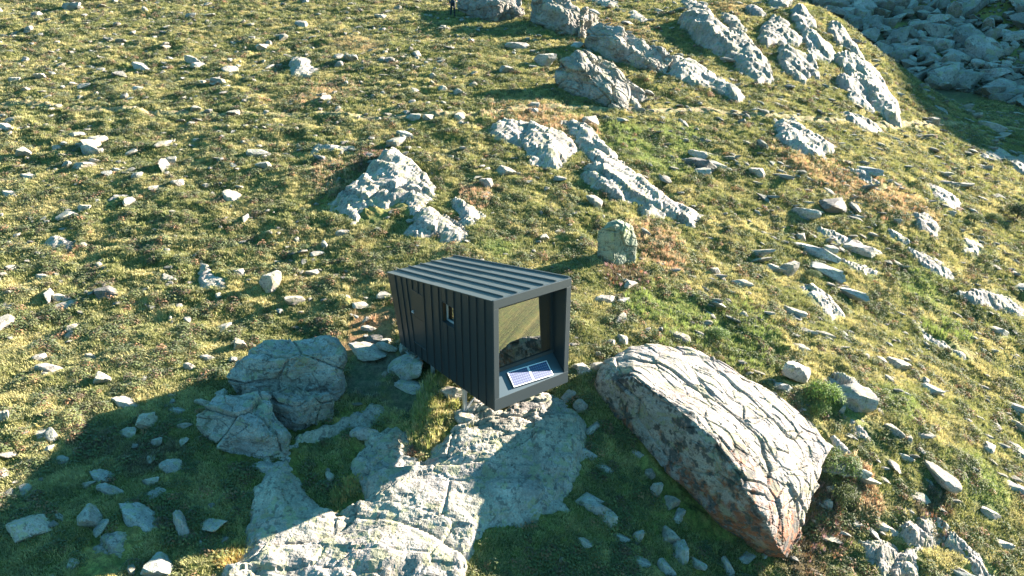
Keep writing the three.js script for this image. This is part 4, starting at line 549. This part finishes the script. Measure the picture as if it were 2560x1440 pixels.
{ // back wall, roof, floor
  part(cabin, 'back_wall', prism([V(-half(-L), roofY(-5.44) - 0.002, -5.445), V(half(-L), roofY(-5.44) - 0.002, -5.445), V(half(-4.9), floorY(-4.9), -4.905), V(-half(-4.9), floorY(-4.9), -4.905)], V(0, 0, 0.04)), metal);
  const xs = [-1.2, -0.87, -0.465, -0.06, 0.345, 0.75, 1.2], cut = [-2.9, -2.6, -2.75, -2.45, -2.6, -2.5];
  for (let i = 0; i < 6; i++) for (const [za, zb, up] of [[-5.47, cut[i], 0], [cut[i] - 0.03, -0.035, 0.006]]) {
    const k = (z, x) => x * half(z) / 1.2; part(cabin, 'roof_panel', prism([V(k(za, xs[i]) - (i ? -0.004 : 0.02), roofY(za) + 0.012 + up, za), V(k(zb, xs[i]) - (i ? -0.004 : 0.02), roofY(zb) + 0.012 + up, zb), V(k(zb, xs[i + 1]) + (i < 5 ? -0.004 : 0.02), roofY(zb) + 0.012 + up, zb), V(k(za, xs[i + 1]) + (i < 5 ? -0.004 : 0.02), roofY(za) + 0.012 + up, za)], V(0, -0.018, 0)), roofMetal);
  }
  for (let i = 1; i < 7; i++) { const x = i < 6 ? xs[i] : 1.175, a = -5.46, b = -0.06; part(cabin, 'roof_seam', prism([V(x * half(a) / 1.2 - 0.016, roofY(a), a), V(x - 0.016, roofY(b), b), V(x + 0.016, roofY(b), b), V(x * half(a) / 1.2 + 0.016, roofY(a), a)], V(0, 0.06, 0)), roofMetal); }
  part(cabin, 'roof_lining', prism([V(-1.13, roofY(-5.35) - 0.03, -5.35), V(-1.17, roofY(-0.5) - 0.03, -0.5), V(1.17, roofY(-0.5) - 0.03, -0.5), V(1.13, roofY(-5.35) - 0.03, -5.35)], V(0, -0.08, 0)), wood);
  part(cabin, 'floor', prism([V(-1.16, 0.0, -0.02), V(1.16, 0.0, -0.02), V(1.14, floorY(-4.9) + 0.002, -4.86), V(-1.14, floorY(-4.9) + 0.002, -4.86)], V(0, 0.12, 0)), metal);
  part(cabin, 'inner_floor', box(-1.05, 1.05, 0.13, 0.16, -4.8, -0.6), wood);
  part(cabin, 'inner_back_wall', box(-1.05, 1.05, 0.16, 1.95, -4.84, -4.80), wood);
  for (const x of [-0.66, 0.66]) part(cabin, 'bench', box(x - 0.36, x + 0.36, 0.165, 0.62, -3.1, -0.75, 0.02), wood);
  part(cabin, 'table', box(-0.27, 0.27, 0.9, 0.94, -2.2, -1.0, 0.01), wood);
}
const LEAN = 0.045;
{ // front: frame boards, splayed reveal, picture window
  part(cabin, 'front_frame_top', box(-1.205, 1.205, 2.765, 2.992, -0.05, 0.004), metalEdge);
  for (const s of [-1, 1]) part(cabin, 'front_frame_post', box(s < 0 ? -1.205 : 1.055, s < 0 ? -1.055 : 1.205, 0.336, 2.762, -0.05, 0.002), metalEdge);
  part(cabin, 'front_frame_bottom', box(-1.205, 1.205, -0.005, 0.333, -0.05, 0.004), metalEdge);
  for (const s of [-1, 1]) part(cabin, 'reveal', prism([V(s * 1.056, 0.33, -0.004), V(s * 1.056, 2.766, -0.004), V(s * 1.072, 2.54, -0.66), V(s * 1.072, 0.70, -0.56)], V(s * 0.03, 0, 0)), metal);
  part(cabin, 'reveal', prism([V(-1.05, 2.764, -0.004), V(1.05, 2.764, -0.004), V(1.06, 2.52, -0.66), V(-1.06, 2.52, -0.66)], V(0, 0.04, 0)), metal);
  part(cabin, 'sill', prism([V(-1.05, 0.334, 0.0), V(1.05, 0.334, 0.0), V(1.06, 0.75, -0.48), V(-1.06, 0.75, -0.48)], V(0, -0.05, 0)), sillMetal);
  const w = new THREE.Group(); w.name = 'picture_window'; cabin.add(w); w.rotation.x = -LEAN; w.position.set(0, 0.75 - (0.75 * Math.cos(LEAN) - 0.49 * Math.sin(LEAN)), -0.49 - (-0.75 * Math.sin(LEAN) - 0.49 * Math.cos(LEAN)));   // the glass leans back a little
  part(w, 'window_frame', box(-1.07, 1.07, 2.46, 2.56, -0.53, -0.45), metal); part(w, 'window_frame', box(-1.07, 1.07, 0.745, 0.835, -0.53, -0.45), metalEdge);
  for (const s of [-1, 1]) part(w, 'window_frame', box(s < 0 ? -1.07 : 0.985, s < 0 ? -0.985 : 1.07, 0.836, 2.459, -0.53, -0.45), metal);
  for (const [a, b, c, d] of [[-0.984, 0.984, 2.44, 2.459], [-0.984, 0.984, 0.836, 0.852], [-0.984, -0.968, 0.853, 2.439], [0.968, 0.984, 0.853, 2.439]]) part(w, 'gasket', box(a, b, c, d, -0.515, -0.468, 0.003), blackRubber);
  const gp = new THREE.PlaneGeometry(1.934, 1.584); gp.translate(0, 1.646, -0.49); part(w, 'pane', gp, glass);
}
{ // side window in its deep reveal
  const w = new THREE.Group(); w.name = 'side_window'; cabin.add(w); const x0 = -1.195, x1 = -0.99;
  part(w, 'reveal', box(x0, x1, 1.56, 1.585, -2.365, -1.75, 0.003), metal); part(w, 'reveal', box(x0, x1, 2.16, 2.185, -2.365, -1.75, 0.003), metal);
  part(w, 'reveal', box(x0, x1, 1.586, 2.159, -2.385, -2.36, 0.003), metal); part(w, 'reveal', box(x0, x1, 1.586, 2.159, -1.755, -1.73, 0.003), metal);
  for (const [a, b, c, d] of [[1.586, 1.63, -2.359, -1.756], [2.115, 2.159, -2.359, -1.756], [1.631, 2.114, -2.359, -2.315], [1.631, 2.114, -1.80, -1.756]]) part(w, 'window_frame', box(-1.06, -1.0, a, b, c, d), steel);
  const g = new THREE.PlaneGeometry(0.515, 0.484); g.rotateY(-Math.PI / 2); g.translate(-1.035, 1.872, -2.057); part(w, 'pane', g, glass);
}
{ // door
  const d = new THREE.Group(); d.name = 'door'; cabin.add(d); const X = (z) => -half(z) - 0.004;
  const leaf = (y0, y1) => part(d, 'door_leaf', prism([V(X(-3.995), y0, -3.995), V(X(-3.995), y1, -3.995), V(X(-3.3), y1, -3.3), V(X(-3.3), y0, -3.3)], V(0.03, 0, 0)), metal);
  leaf(0.345, 1.165); leaf(1.175, 1.95);
  part(d, 'door_trim', box(-1.205, -1.185, 1.952, 1.975, -4.01, -3.3, 0.003), metalEdge); part(d, 'threshold', box(-1.21, -1.18, 0.318, 0.34, -4.0, -3.3, 0.003), metalEdge);
  part(d, 'handle', mergeGeometries([box(-1.225, -1.185, 1.25, 1.33, -3.97, -3.94, 0.004), box(-1.25, -1.225, 1.28, 1.305, -3.97, -3.83, 0.008)]), steel);
}
// steel legs with foot plates
for (const [x, z, kind] of [[-0.86, -1.9, 'brace'], [-0.86, -3.58, ''], [-0.95, -4.75, 'low'], [0.86, -1.9, 'brace'], [0.86, -3.58, ''], [0.95, -4.75, 'low']]) {
  const c = Math.cos(0.646), s = Math.sin(0.646), wx = 0.531 + x * c + z * s, wz = -15.248 - x * s + z * c, gy = land(wx, wz) + (z > -2 ? 0.08 : 0.02), y = Math.min(gy, -0.2);
  const leg = new THREE.Group(); leg.name = 'leg'; cabin.add(leg);
  part(leg, 'post', mergeGeometries([box(x - 0.045, x + 0.045, y, 0.02 + floorY(z), z - 0.008, z + 0.008, 0.002), box(x - 0.045, x - 0.033, y, 0.02 + floorY(z), z - 0.045, z + 0.045, 0.002), box(x + 0.033, x + 0.045, y, 0.02 + floorY(z), z - 0.045, z + 0.045, 0.002)]), steel);
  part(leg, 'foot_plate', box(x - 0.14, x + 0.14, y - 0.03, y, z - 0.14, z + 0.14, 0.004), steel);
  for (const [a, b] of [[0.13, 0], [-0.13, 0], [0, 0.13], [0, -0.13]]) part(leg, 'gusset', prism([V(x + a * 0.3, y, z + b * 0.3), V(x + a, y, z + b), V(x + a * 0.3, y + 0.2, z + b * 0.3)], b ? V(0.01, 0, 0) : V(0, 0, 0.01)), steel);
  if (kind === 'brace') { const g = new THREE.CylinderGeometry(0.016, 0.016, 1, 8), p = V(x, y + 0.1, z), q = V(x * 0.25, floorY(z) + 0.02, z + 0.25), m = new THREE.Matrix4().compose(p.clone().add(q).multiplyScalar(0.5), new THREE.Quaternion().setFromUnitVectors(V(0, 1, 0), q.clone().sub(p).normalize()), V(1, p.distanceTo(q), 1)); g.applyMatrix4(m); part(leg, 'brace', g, steel); }
}
// solar panel lying on the sloping sill
{
  const cellTex = texture(512, (u, v) => { const a = (u * 9) % 1, b = (v * 4 * 1.5) % 1, gap = Math.min(a, 1 - a, b, 1 - b) < 0.045, bus = Math.abs(a - 0.33) < 0.018 || Math.abs(a - 0.67) < 0.018, n = oct(tm, u, v, 24, 2); return gap ? [0.44, 0.51, 0.62] : bus ? [0.20, 0.28, 0.46] : [0.03 + 0.03 * n, 0.09 + 0.04 * n, 0.28 + 0.08 * n]; }, true, [1, 1]);
  const cellsMat = new THREE.MeshPhysicalMaterial({ map: cellTex, roughness: 0.5, clearcoat: 0.6, clearcoatRoughness: 0.05 }), frameMat = std(0.78, 0.79, 0.80, 0.35, 0.3);
  const p = new THREE.Group(); put(p, 'solar_panel', 'blue two part solar panel with white frame on the cabin sill', 'solar panel');
  const q = new THREE.Group(); for (const [x0, x1] of [[-0.625, -0.008], [0.008, 0.625]]) {
    const g = new THREE.PlaneGeometry(x1 - x0 - 0.04, 0.39); g.translate((x0 + x1) / 2, 0, 0.014); part(p, 'cells', g, cellsMat);
    part(p, 'frame', mergeGeometries([box(x0, x1, 0.195, 0.215, -0.012, 0.018, 0.003), box(x0, x1, -0.215, -0.195, -0.012, 0.018, 0.003), box(x0, x0 + 0.02, -0.195, 0.195, -0.012, 0.018, 0.003), box(x1 - 0.02, x1, -0.195, 0.195, -0.012, 0.018, 0.003)]), frameMat);
    part(p, 'backing', box(x0 + 0.01, x1 - 0.01, -0.2, 0.2, -0.012, 0.008, 0.002), frameMat);
  }
  const m = new THREE.Matrix4().makeRotationY(0.646).setPosition(0.531, 0, -15.248), tilt = Math.atan2(0.48, 0.416);   // laid back on the sill
  const local = new THREE.Matrix4().compose(V(0.065, 0.535 + 0.02, -0.205 + 0.022), new THREE.Quaternion().setFromEuler(new THREE.Euler(-tilt, 0, 0)).multiply(new THREE.Quaternion().setFromAxisAngle(V(0, 0, 1), -0.06)), V(1, 1, 1));
  m.multiply(local).decompose(p.position, p.quaternion, p.scale);
}

// ---------------------------------------------------------------- footpath across the slope
{
  const pts = [[-40, 258], [120, 266], [330, 277], [520, 285], [760, 284], [980, 292], [1180, 286], [1330, 270], [1440, 268], [1620, 278], [1750, 272], [1860, 285], [2000, 296], [2130, 306], [2300, 312], [2440, 318], [2600, 330]].map(([x, y]) => G(x, y)), curve = new THREE.CatmullRomCurve3(pts), pos = [], col = [], uv = [], idx = [], n = 900;
  for (let i = 0; i <= n; i++) { const p = curve.getPointAt(i / n), t = curve.getTangentAt(i / n), nx = -t.z, nz = t.x, w = 0.30 + 0.08 * n2(i * 0.05, 3); for (let k = -3; k <= 3; k++) { const x = p.x + nx * w * k / 3, z = p.z + nz * w * k / 3; pos.push(x, land(x, z) + (Math.abs(k) === 3 ? -0.08 : 0.045 + 0.012 * n2(x * 6, z * 6)), z); const c = 0.85 + 0.3 * n2(x * 2, z * 2); col.push(0.40 * c, 0.32 * c, 0.22 * c); uv.push(x, z); if (Math.abs(k) < 3) coverDisc(x, z, 0.2, 2); if (i < n && k < 3) { const a = i * 7 + k + 3; idx.push(a, a + 1, a + 7, a + 1, a + 8, a + 7); } } }
  const g = new THREE.BufferGeometry(); g.setAttribute('position', new THREE.Float32BufferAttribute(pos, 3)); g.setAttribute('color', new THREE.Float32BufferAttribute(col, 3)); g.setAttribute('uv', new THREE.Float32BufferAttribute(uv, 2)); g.setIndex(idx); g.computeVertexNormals();
  put(new THREE.Mesh(g, turfMat), 'footpath', 'narrow trodden footpath crossing the slope', null, null, 'structure');
}

// ---------------------------------------------------------------- plants
function tuftShape(seed, blades, h, spread, width, lean) {
  const r = rng(seed), pos = [];
  for (let i = 0; i < blades; i++) { const a = r() * 6.283, d = spread * Math.sqrt(r()), x = Math.cos(a) * d, z = Math.sin(a) * d, b = a + (r() - 0.5) * 2, H = h * (0.55 + 0.6 * r()), l = lean * H * (0.4 + r()), tx = x + Math.cos(b) * l, tz = z + Math.sin(b) * l, px = -Math.sin(b) * width, pz = Math.cos(b) * width, mx = x + Math.cos(b) * l * 0.35, mz = z + Math.sin(b) * l * 0.35;
    pos.push(x - px, -0.03, z - pz, x + px, -0.03, z + pz, mx + px * 0.8, H * 0.62, mz + pz * 0.8, x - px, -0.03, z - pz, mx + px * 0.8, H * 0.62, mz + pz * 0.8, mx - px * 0.8, H * 0.62, mz - pz * 0.8, mx - px * 0.8, H * 0.62, mz - pz * 0.8, mx + px * 0.8, H * 0.62, mz + pz * 0.8, tx, H, tz); }
  const g = new THREE.BufferGeometry(); g.setAttribute('position', new THREE.Float32BufferAttribute(pos, 3)); return g;
}
function leafClump(seed, n, rad, h, size) {                     // dwarf shrub cushion of small leaves
  const r = rng(seed), pos = [], u = V(0, 0, 0), v = V(0, 0, 0), nn = V(0, 0, 0);
  for (let i = 0; i < n; i++) { const a = r() * 6.283, q = Math.sqrt(r()), x = Math.cos(a) * rad * q, z = Math.sin(a) * rad * q, y = h * Math.sqrt(Math.max(0, 1 - q * q)) * (0.55 + 0.5 * r()); nn.set(x / rad + r() - 0.5, 0.6 + r() * 0.7, z / rad + r() - 0.5).normalize(); u.set(r() - 0.5, r() - 0.5, r() - 0.5).cross(nn).normalize(); v.crossVectors(nn, u); const s = size * (0.6 + 0.7 * r());
    const c = V(x, y, z), A = c.clone().addScaledVector(u, s), B = c.clone().addScaledVector(v, s * 0.55), C = c.clone().addScaledVector(u, -s), D = c.clone().addScaledVector(v, -s * 0.55); for (const p of [A, B, C, A, C, D]) pos.push(p.x, p.y, p.z); }
  const g = new THREE.BufferGeometry(); g.setAttribute('position', new THREE.Float32BufferAttribute(pos, 3)); return g;
}
const leafMat = new THREE.MeshPhysicalMaterial({ color: 0xffffff, roughness: 1, transmission: 0.35, thickness: 0, side: THREE.DoubleSide });
function plantField(name, label, geo, count, seed, fn) {
  const r = rng(seed), im = new THREE.InstancedMesh(geo, leafMat, count), M = new THREE.Matrix4(), q = new THREE.Quaternion(), e = new THREE.Euler(), c = new THREE.Color(); let n = 0;
  for (let t = 0; t < count * 4 && n < count; t++) {
    const u = r(), D = Math.pow(mix(Math.pow(8.5, 0.8), Math.pow(78, 0.8), u), 1.25), x = (r() * 2 - 1) * (0.77 * D + 3.5), z = -D, o = fn(x, z, D, r); if (!o) continue;
    q.setFromEuler(e.set((r() - 0.5) * 0.5, r() * 6.283, (r() - 0.5) * 0.5)); M.compose(V(x, land(x, z) + (o.y ?? 0), z), q, V(o.s, o.s * o.h, o.s)); im.setMatrixAt(n, M); im.setColorAt(n, c.setRGB(o.c[0], o.c[1], o.c[2])); n++;
  }
  im.count = n; return put(im, name, label, 'grass', null, 'stuff');
}
const grassField = (seed) => (x, z, D, r) => {
  const cv = coverAt(x, z); if (cv === 1 || (cv === 2 && r() < 0.85)) return null; if (D > 66 && x > 14) { if (r() < 0.6) return null; } if (bare(x, z) > r() * 0.9 + 0.05) return null;
  const g = ground(x, z), k = 1.1 + 0.75 * r() + 0.25 * n2(x * 6, z * 6), t = r(), dry = t < 0.33 ? 0.5 : 0, fld = 0.7 + 0.5 * n2(x * 0.8 + seed, z * 0.9) + 0.35 * n2(x * 2.6, z * 2.9 + seed); if (fld < r() * 0.7) return null;
  return { s: (0.8 + 0.5 * r()) * (1 + D * 0.013), h: clamp(0.55 + 0.7 * fld * r() + 0.2 * r(), 0.4, 1.7), c: [mix(g[0] * k, 0.52, dry * 0.6), mix(g[1] * k, 0.44, dry * 0.6), mix(g[2] * k, 0.20, dry * 0.6)] };
};
plantField('short_grass', 'short yellow green grass covering the hillside', tuftShape(3, 9, 0.062, 0.05, 0.0055, 0.7), 260000, 3, grassField(1));
plantField('matted_grass', 'matted dry grass covering the hillside', tuftShape(9, 11, 0.045, 0.07, 0.0065, 1.1), 170000, 8, grassField(7));
plantField('heath_cushions', 'low dark heath cushions among the grass', leafClump(5, 30, 0.10, 0.085, 0.02), 60000, 21, (x, z, D, r) => {
  const cv = coverAt(x, z); if (cv) return null; if (bare(x, z) > 0.3) return null; const m = fbm2(x * 0.55 + 90, z * 0.7, 3) + 0.3 * n2(x * 2, z * 2.2); if (m < 0.05 + 0.25 * r()) return null;
  const g = ground(x, z), t = r(), k = 0.75 + 0.6 * r(); return { s: (0.7 + 0.9 * r()) * (1 + D * 0.01), h: 0.7 + 0.7 * r(), c: t < 0.6 ? [0.075 * k, 0.098 * k, 0.026 * k] : t < 0.8 ? [0.13 * k, 0.135 * k, 0.04 * k] : t < 0.93 ? [0.11 * k, 0.07 * k, 0.035 * k] : [0.26 * k, 0.13 * k, 0.06 * k] };
});
// tall tussocks, heather and red-leaved bilberry in the places the photograph shows them
{
  const list = []; const r = rng(61);
  const patch = (px, py, rad, n, c, s, h) => { const g0 = G(px, py), R = rad * perPx(g0); for (let i = 0; i < n; i++) { const a = r() * 6.283, d = R * Math.sqrt(r()), x = g0.x + Math.cos(a) * d, z = g0.z + Math.sin(a) * d * 1.3, k = 0.7 + 0.6 * r(); list.push([x, z, s * (0.7 + 0.6 * r()), h * (0.7 + 0.6 * r()), [c[0] * k, c[1] * k, c[2] * k]]); } };
  for (const [px, py, rad] of [[1085, 985, 40], [1075, 1040, 45], [1060, 1085, 40], [1110, 1020, 35], [1100, 950, 28], [1180, 1080, 16], [1205, 930, 20]]) { patch(px, py, rad, 130, [0.32, 0.33, 0.09], 1.4, 1.4); patch(px, py, rad, 60, [0.50, 0.42, 0.18], 1.4, 1.5); }
  for (const [px, py, rad] of [[855, 1235, 28], [880, 1218, 22], [570, 1400, 30], [600, 1375, 24], [1330, 1265, 20]]) { patch(px, py, rad, 60, [0.34, 0.32, 0.09], 1.3, 1.2); patch(px, py, rad, 40, [0.46, 0.28, 0.08], 1.2, 1.2); }
  for (const [px, py, rad] of [[1310, 290, 70], [1380, 305, 60], [1450, 325, 40], [1560, 72, 60], [1640, 600, 55], [1655, 640, 45], [2085, 440, 60], [2165, 480, 70], [2260, 505, 60], [2145, 1205, 30], [2160, 1240, 30], [820, 230, 60], [1980, 395, 40], [830, 440, 40], [1190, 490, 30]]) { patch(px, py, rad * 1.3, 90, [0.46, 0.27, 0.15], 1.2, 1.2); patch(px, py, rad * 1.5, 110, [0.50, 0.38, 0.22], 1.2, 1.2); };
  for (const [px, py, rad] of [[1560, 690, 55], [1530, 655, 30], [2060, 1290, 40], [2040, 1240, 25], [1180, 1120, 14], [1027, 1130, 12], [930, 385, 26], [900, 420, 20], [2010, 1340, 40], [2080, 1330, 40], [2330, 1300, 30], [2350, 1250, 25]]) { patch(px, py, rad * 1.2, 110, [0.12, 0.10, 0.045], 1.2, 1.0); patch(px, py, rad * 1.2, 50, [0.44, 0.26, 0.24], 0.9, 1.2); patch(px, py, rad, 40, [0.36, 0.15, 0.06], 1.0, 1.0); }
  for (const [px, py, rad] of [[1700, 840, 60], [1850, 870, 60], [1880, 800, 60], [2390, 830, 30], [2330, 830, 24], [1610, 760, 40], [1560, 335, 40]]) patch(px, py, rad * 1.2, 110, [0.22, 0.27, 0.07], 1.3, 1.2);
  const kept = list.filter(([x, z]) => coverAt(x, z) !== 1 || r() < 0.35), im = new THREE.InstancedMesh(tuftShape(14, 12, 0.10, 0.05, 0.006, 0.5), leafMat, kept.length), M = new THREE.Matrix4(), q = new THREE.Quaternion(), e = new THREE.Euler(), c = new THREE.Color();
  kept.forEach(([x, z, s, h, col], i) => { q.setFromEuler(e.set((r() - 0.5) * 0.4, r() * 6.283, (r() - 0.5) * 0.4)); im.setMatrixAt(i, M.compose(V(x, land(x, z), z), q, V(s, s * h, s))); im.setColorAt(i, c.setRGB(...col)); });
  put(im, 'tussock_grass', 'tall tussocks and rusty heath plants in patches', 'grass', null, 'stuff');
}
// junipers and low bushes
function bush(label, px, py, w, h, tint, seed) {
  const g = G(px, py + h * 0.4), k = perPx(g), rx = w * k / 2, ry = h * k * 0.75, r = rng(seed), t = new THREE.Group(); t.position.set(g.x, land(g.x, g.z), g.z - rx * 0.3); put(t, 'bush', label, 'bush', 'low bushes on the slope');
  const parts = []; for (let i = 0; i < 26; i++) { const a = r() * 6.283, q = Math.sqrt(r()) * 0.75, c = leafClump(seed * 31 + i, 90, 1, 0.9, 0.11); c.scale(rx * 0.42, ry * 0.55, rx * 0.42); c.translate(Math.cos(a) * q * rx, ry * 0.5 * Math.sqrt(1 - q * q) * (0.6 + 0.5 * r()), Math.sin(a) * q * rx); const col = new Float32Array(c.attributes.position.count * 3); for (let j = 0; j < col.length; j += 18) { const kk = 0.6 + 0.9 * r(); for (let e = 0; e < 18; e += 3) { col[j + e] = tint[0] * kk; col[j + e + 1] = tint[1] * kk; col[j + e + 2] = tint[2] * kk; } } c.setAttribute('color', new THREE.BufferAttribute(col, 3)); parts.push(c); }
  part(t, 'foliage', mergeGeometries(parts), bushMat); const st = new THREE.CylinderGeometry(rx * 0.05, rx * 0.09, ry * 0.7, 7); st.translate(0, ry * 0.22, 0); part(t, 'stem', st, std(0.09, 0.06, 0.04, 0.95)); coverDisc(g.x, g.z, rx * 0.6);
}
const bushMat = leafMat.clone(); bushMat.vertexColors = true;
[['bright green juniper mat beside the ridged boulder', 2062, 985, 95, 85, [0.11, 0.17, 0.03]], ['juniper mat below and right of the bright green one', 2052, 1020, 60, 60, [0.10, 0.155, 0.03]], ['dark leafy bush behind the lower end of the great boulder', 2095, 1165, 110, 90, [0.08, 0.115, 0.03]], ['olive bush lower down at the side of the great boulder', 2110, 1240, 80, 90, [0.085, 0.10, 0.03]], ['left one of two round grassy bushes at the far right', 2438, 548, 46, 40, [0.09, 0.11, 0.04]], ['right one of two round grassy bushes at the far right', 2484, 545, 42, 36, [0.09, 0.115, 0.04]], ['dark bush cut by the right edge', 2545, 535, 60, 70, [0.035, 0.05, 0.02]], ['dome of grass beside the ribbed outcrop', 2032, 692, 42, 32, [0.09, 0.12, 0.045]], ['small green bush above the great boulder', 1800, 835, 60, 40, [0.09, 0.14, 0.03]]].forEach((a, i) => bush(...a, 300 + i));

// ---------------------------------------------------------------- hiker at the top edge
{
  const g0 = G(1133, 46), y0 = land(g0.x, g0.z), S = 1.76, res = 84, mc = new MarchingCubes(res, new THREE.MeshStandardMaterial(), false, false, 300000); mc.isolation = 0;
  // joints in units of body height; x to the right, z towards the camera
  const J = [[[0, 0.90, 0.02], [0, 0.965, 0.015], 0.058, 0.060], [[0, 0.83, 0], [0, 0.90, 0.01], 0.034, 0.032], [[0, 0.60, 0], [0, 0.78, 0], 0.078, 0.092], [[-0.085, 0.80, 0], [0.085, 0.80, 0], 0.045, 0.045], [[-0.04, 0.52, 0], [0.04, 0.52, 0], 0.075, 0.075],
    [[-0.05, 0.51, 0], [-0.075, 0.28, 0.02], 0.056, 0.040], [[-0.075, 0.28, 0.02], [-0.10, 0.05, -0.03], 0.040, 0.028], [[-0.10, 0.03, -0.04], [-0.105, 0.02, 0.06], 0.026, 0.022], [[0.05, 0.51, 0], [0.055, 0.28, 0.03], 0.056, 0.040], [[0.055, 0.28, 0.03], [0.06, 0.05, 0.01], 0.040, 0.028], [[0.06, 0.03, 0], [0.066, 0.02, 0.10], 0.026, 0.022],
    [[-0.115, 0.79, 0], [-0.145, 0.63, -0.01], 0.036, 0.030], [[-0.145, 0.63, -0.01], [-0.135, 0.49, 0.03], 0.028, 0.021], [[-0.135, 0.485, 0.03], [-0.133, 0.45, 0.04], 0.020, 0.014], [[0.115, 0.79, 0], [0.155, 0.64, -0.01], 0.036, 0.030], [[0.155, 0.64, -0.01], [0.135, 0.56, 0.11], 0.028, 0.021], [[0.135, 0.56, 0.11], [0.115, 0.555, 0.145], 0.020, 0.014], [[0, 0.62, -0.08], [0, 0.78, -0.09], 0.075, 0.07]];
  const seg = (p, [a, b, ra, rb]) => { const d = [0, 1, 2].map((i) => b[i] - a[i]), l = d[0] ** 2 + d[1] ** 2 + d[2] ** 2, t = clamp(((p[0] - a[0]) * d[0] + (p[1] - a[1]) * d[1] + (p[2] - a[2]) * d[2]) / l); return Math.hypot(p[0] - a[0] - t * d[0], p[1] - a[1] - t * d[1], p[2] - a[2] - t * d[2]) - mix(ra, rb, t); };
  const sm = (a, b) => { const k = 0.018, h = clamp(0.5 + 0.5 * (b - a) / k); return mix(b, a, h) - k * h * (1 - h); };
  for (let k = 0; k < res; k++) for (let j = 0; j < res; j++) for (let i = 0; i < res; i++) { const p = [(i / res - 0.5) * 1.1, (j / res - 0.5) * 1.1 + 0.5, (k / res - 0.5) * 1.1]; let d = 9; for (const s of J) d = sm(d, seg(p, s)); mc.field[i + j * res + k * res * res] = -d; }
  mc.update(); const n = mc.count, pos = new Float32Array(n * 3), col = new Float32Array(n * 3);
  for (let i = 0; i < n; i++) { const x = mc.positionArray[i * 3] * 0.55, y = mc.positionArray[i * 3 + 1] * 0.55 + 0.5, z = mc.positionArray[i * 3 + 2] * 0.55; pos.set([x * S, y * S, z * S], i * 3); const skin = (y > 0.885 && z > -0.01 && y < 0.955) || (Math.abs(x) > 0.1 && ((x < 0 && y < 0.495 && y > 0.4) || (x > 0 && z > 0.105))), hair = y > 0.885 && !skin, strap = Math.abs(Math.abs(x) - 0.052) < 0.012 && z > 0.03 && y > 0.62 && y < 0.8, boot = y < 0.055; col.set(skin ? [0.48, 0.30, 0.22] : hair ? [0.04, 0.028, 0.02] : strap ? [0.7, 0.72, 0.72] : boot ? [0.03, 0.026, 0.022] : y > 0.52 ? [0.018, 0.035, 0.055] : [0.014, 0.018, 0.026], i * 3); }
  let g = new THREE.BufferGeometry(); g.setAttribute('position', new THREE.BufferAttribute(pos, 3)); g.setAttribute('color', new THREE.BufferAttribute(col, 3)); g = mergeVertices(g, 1e-4); g.computeVertexNormals();
  const m = new THREE.Mesh(g, new THREE.MeshStandardMaterial({ vertexColors: true, roughness: 0.9 })); m.position.set(g0.x, y0, g0.z); m.rotation.y = 0.3; put(m, 'person', 'person in dark clothes with pale straps standing beside the dark crag', 'person');
}
renderer.render(scene, camera);
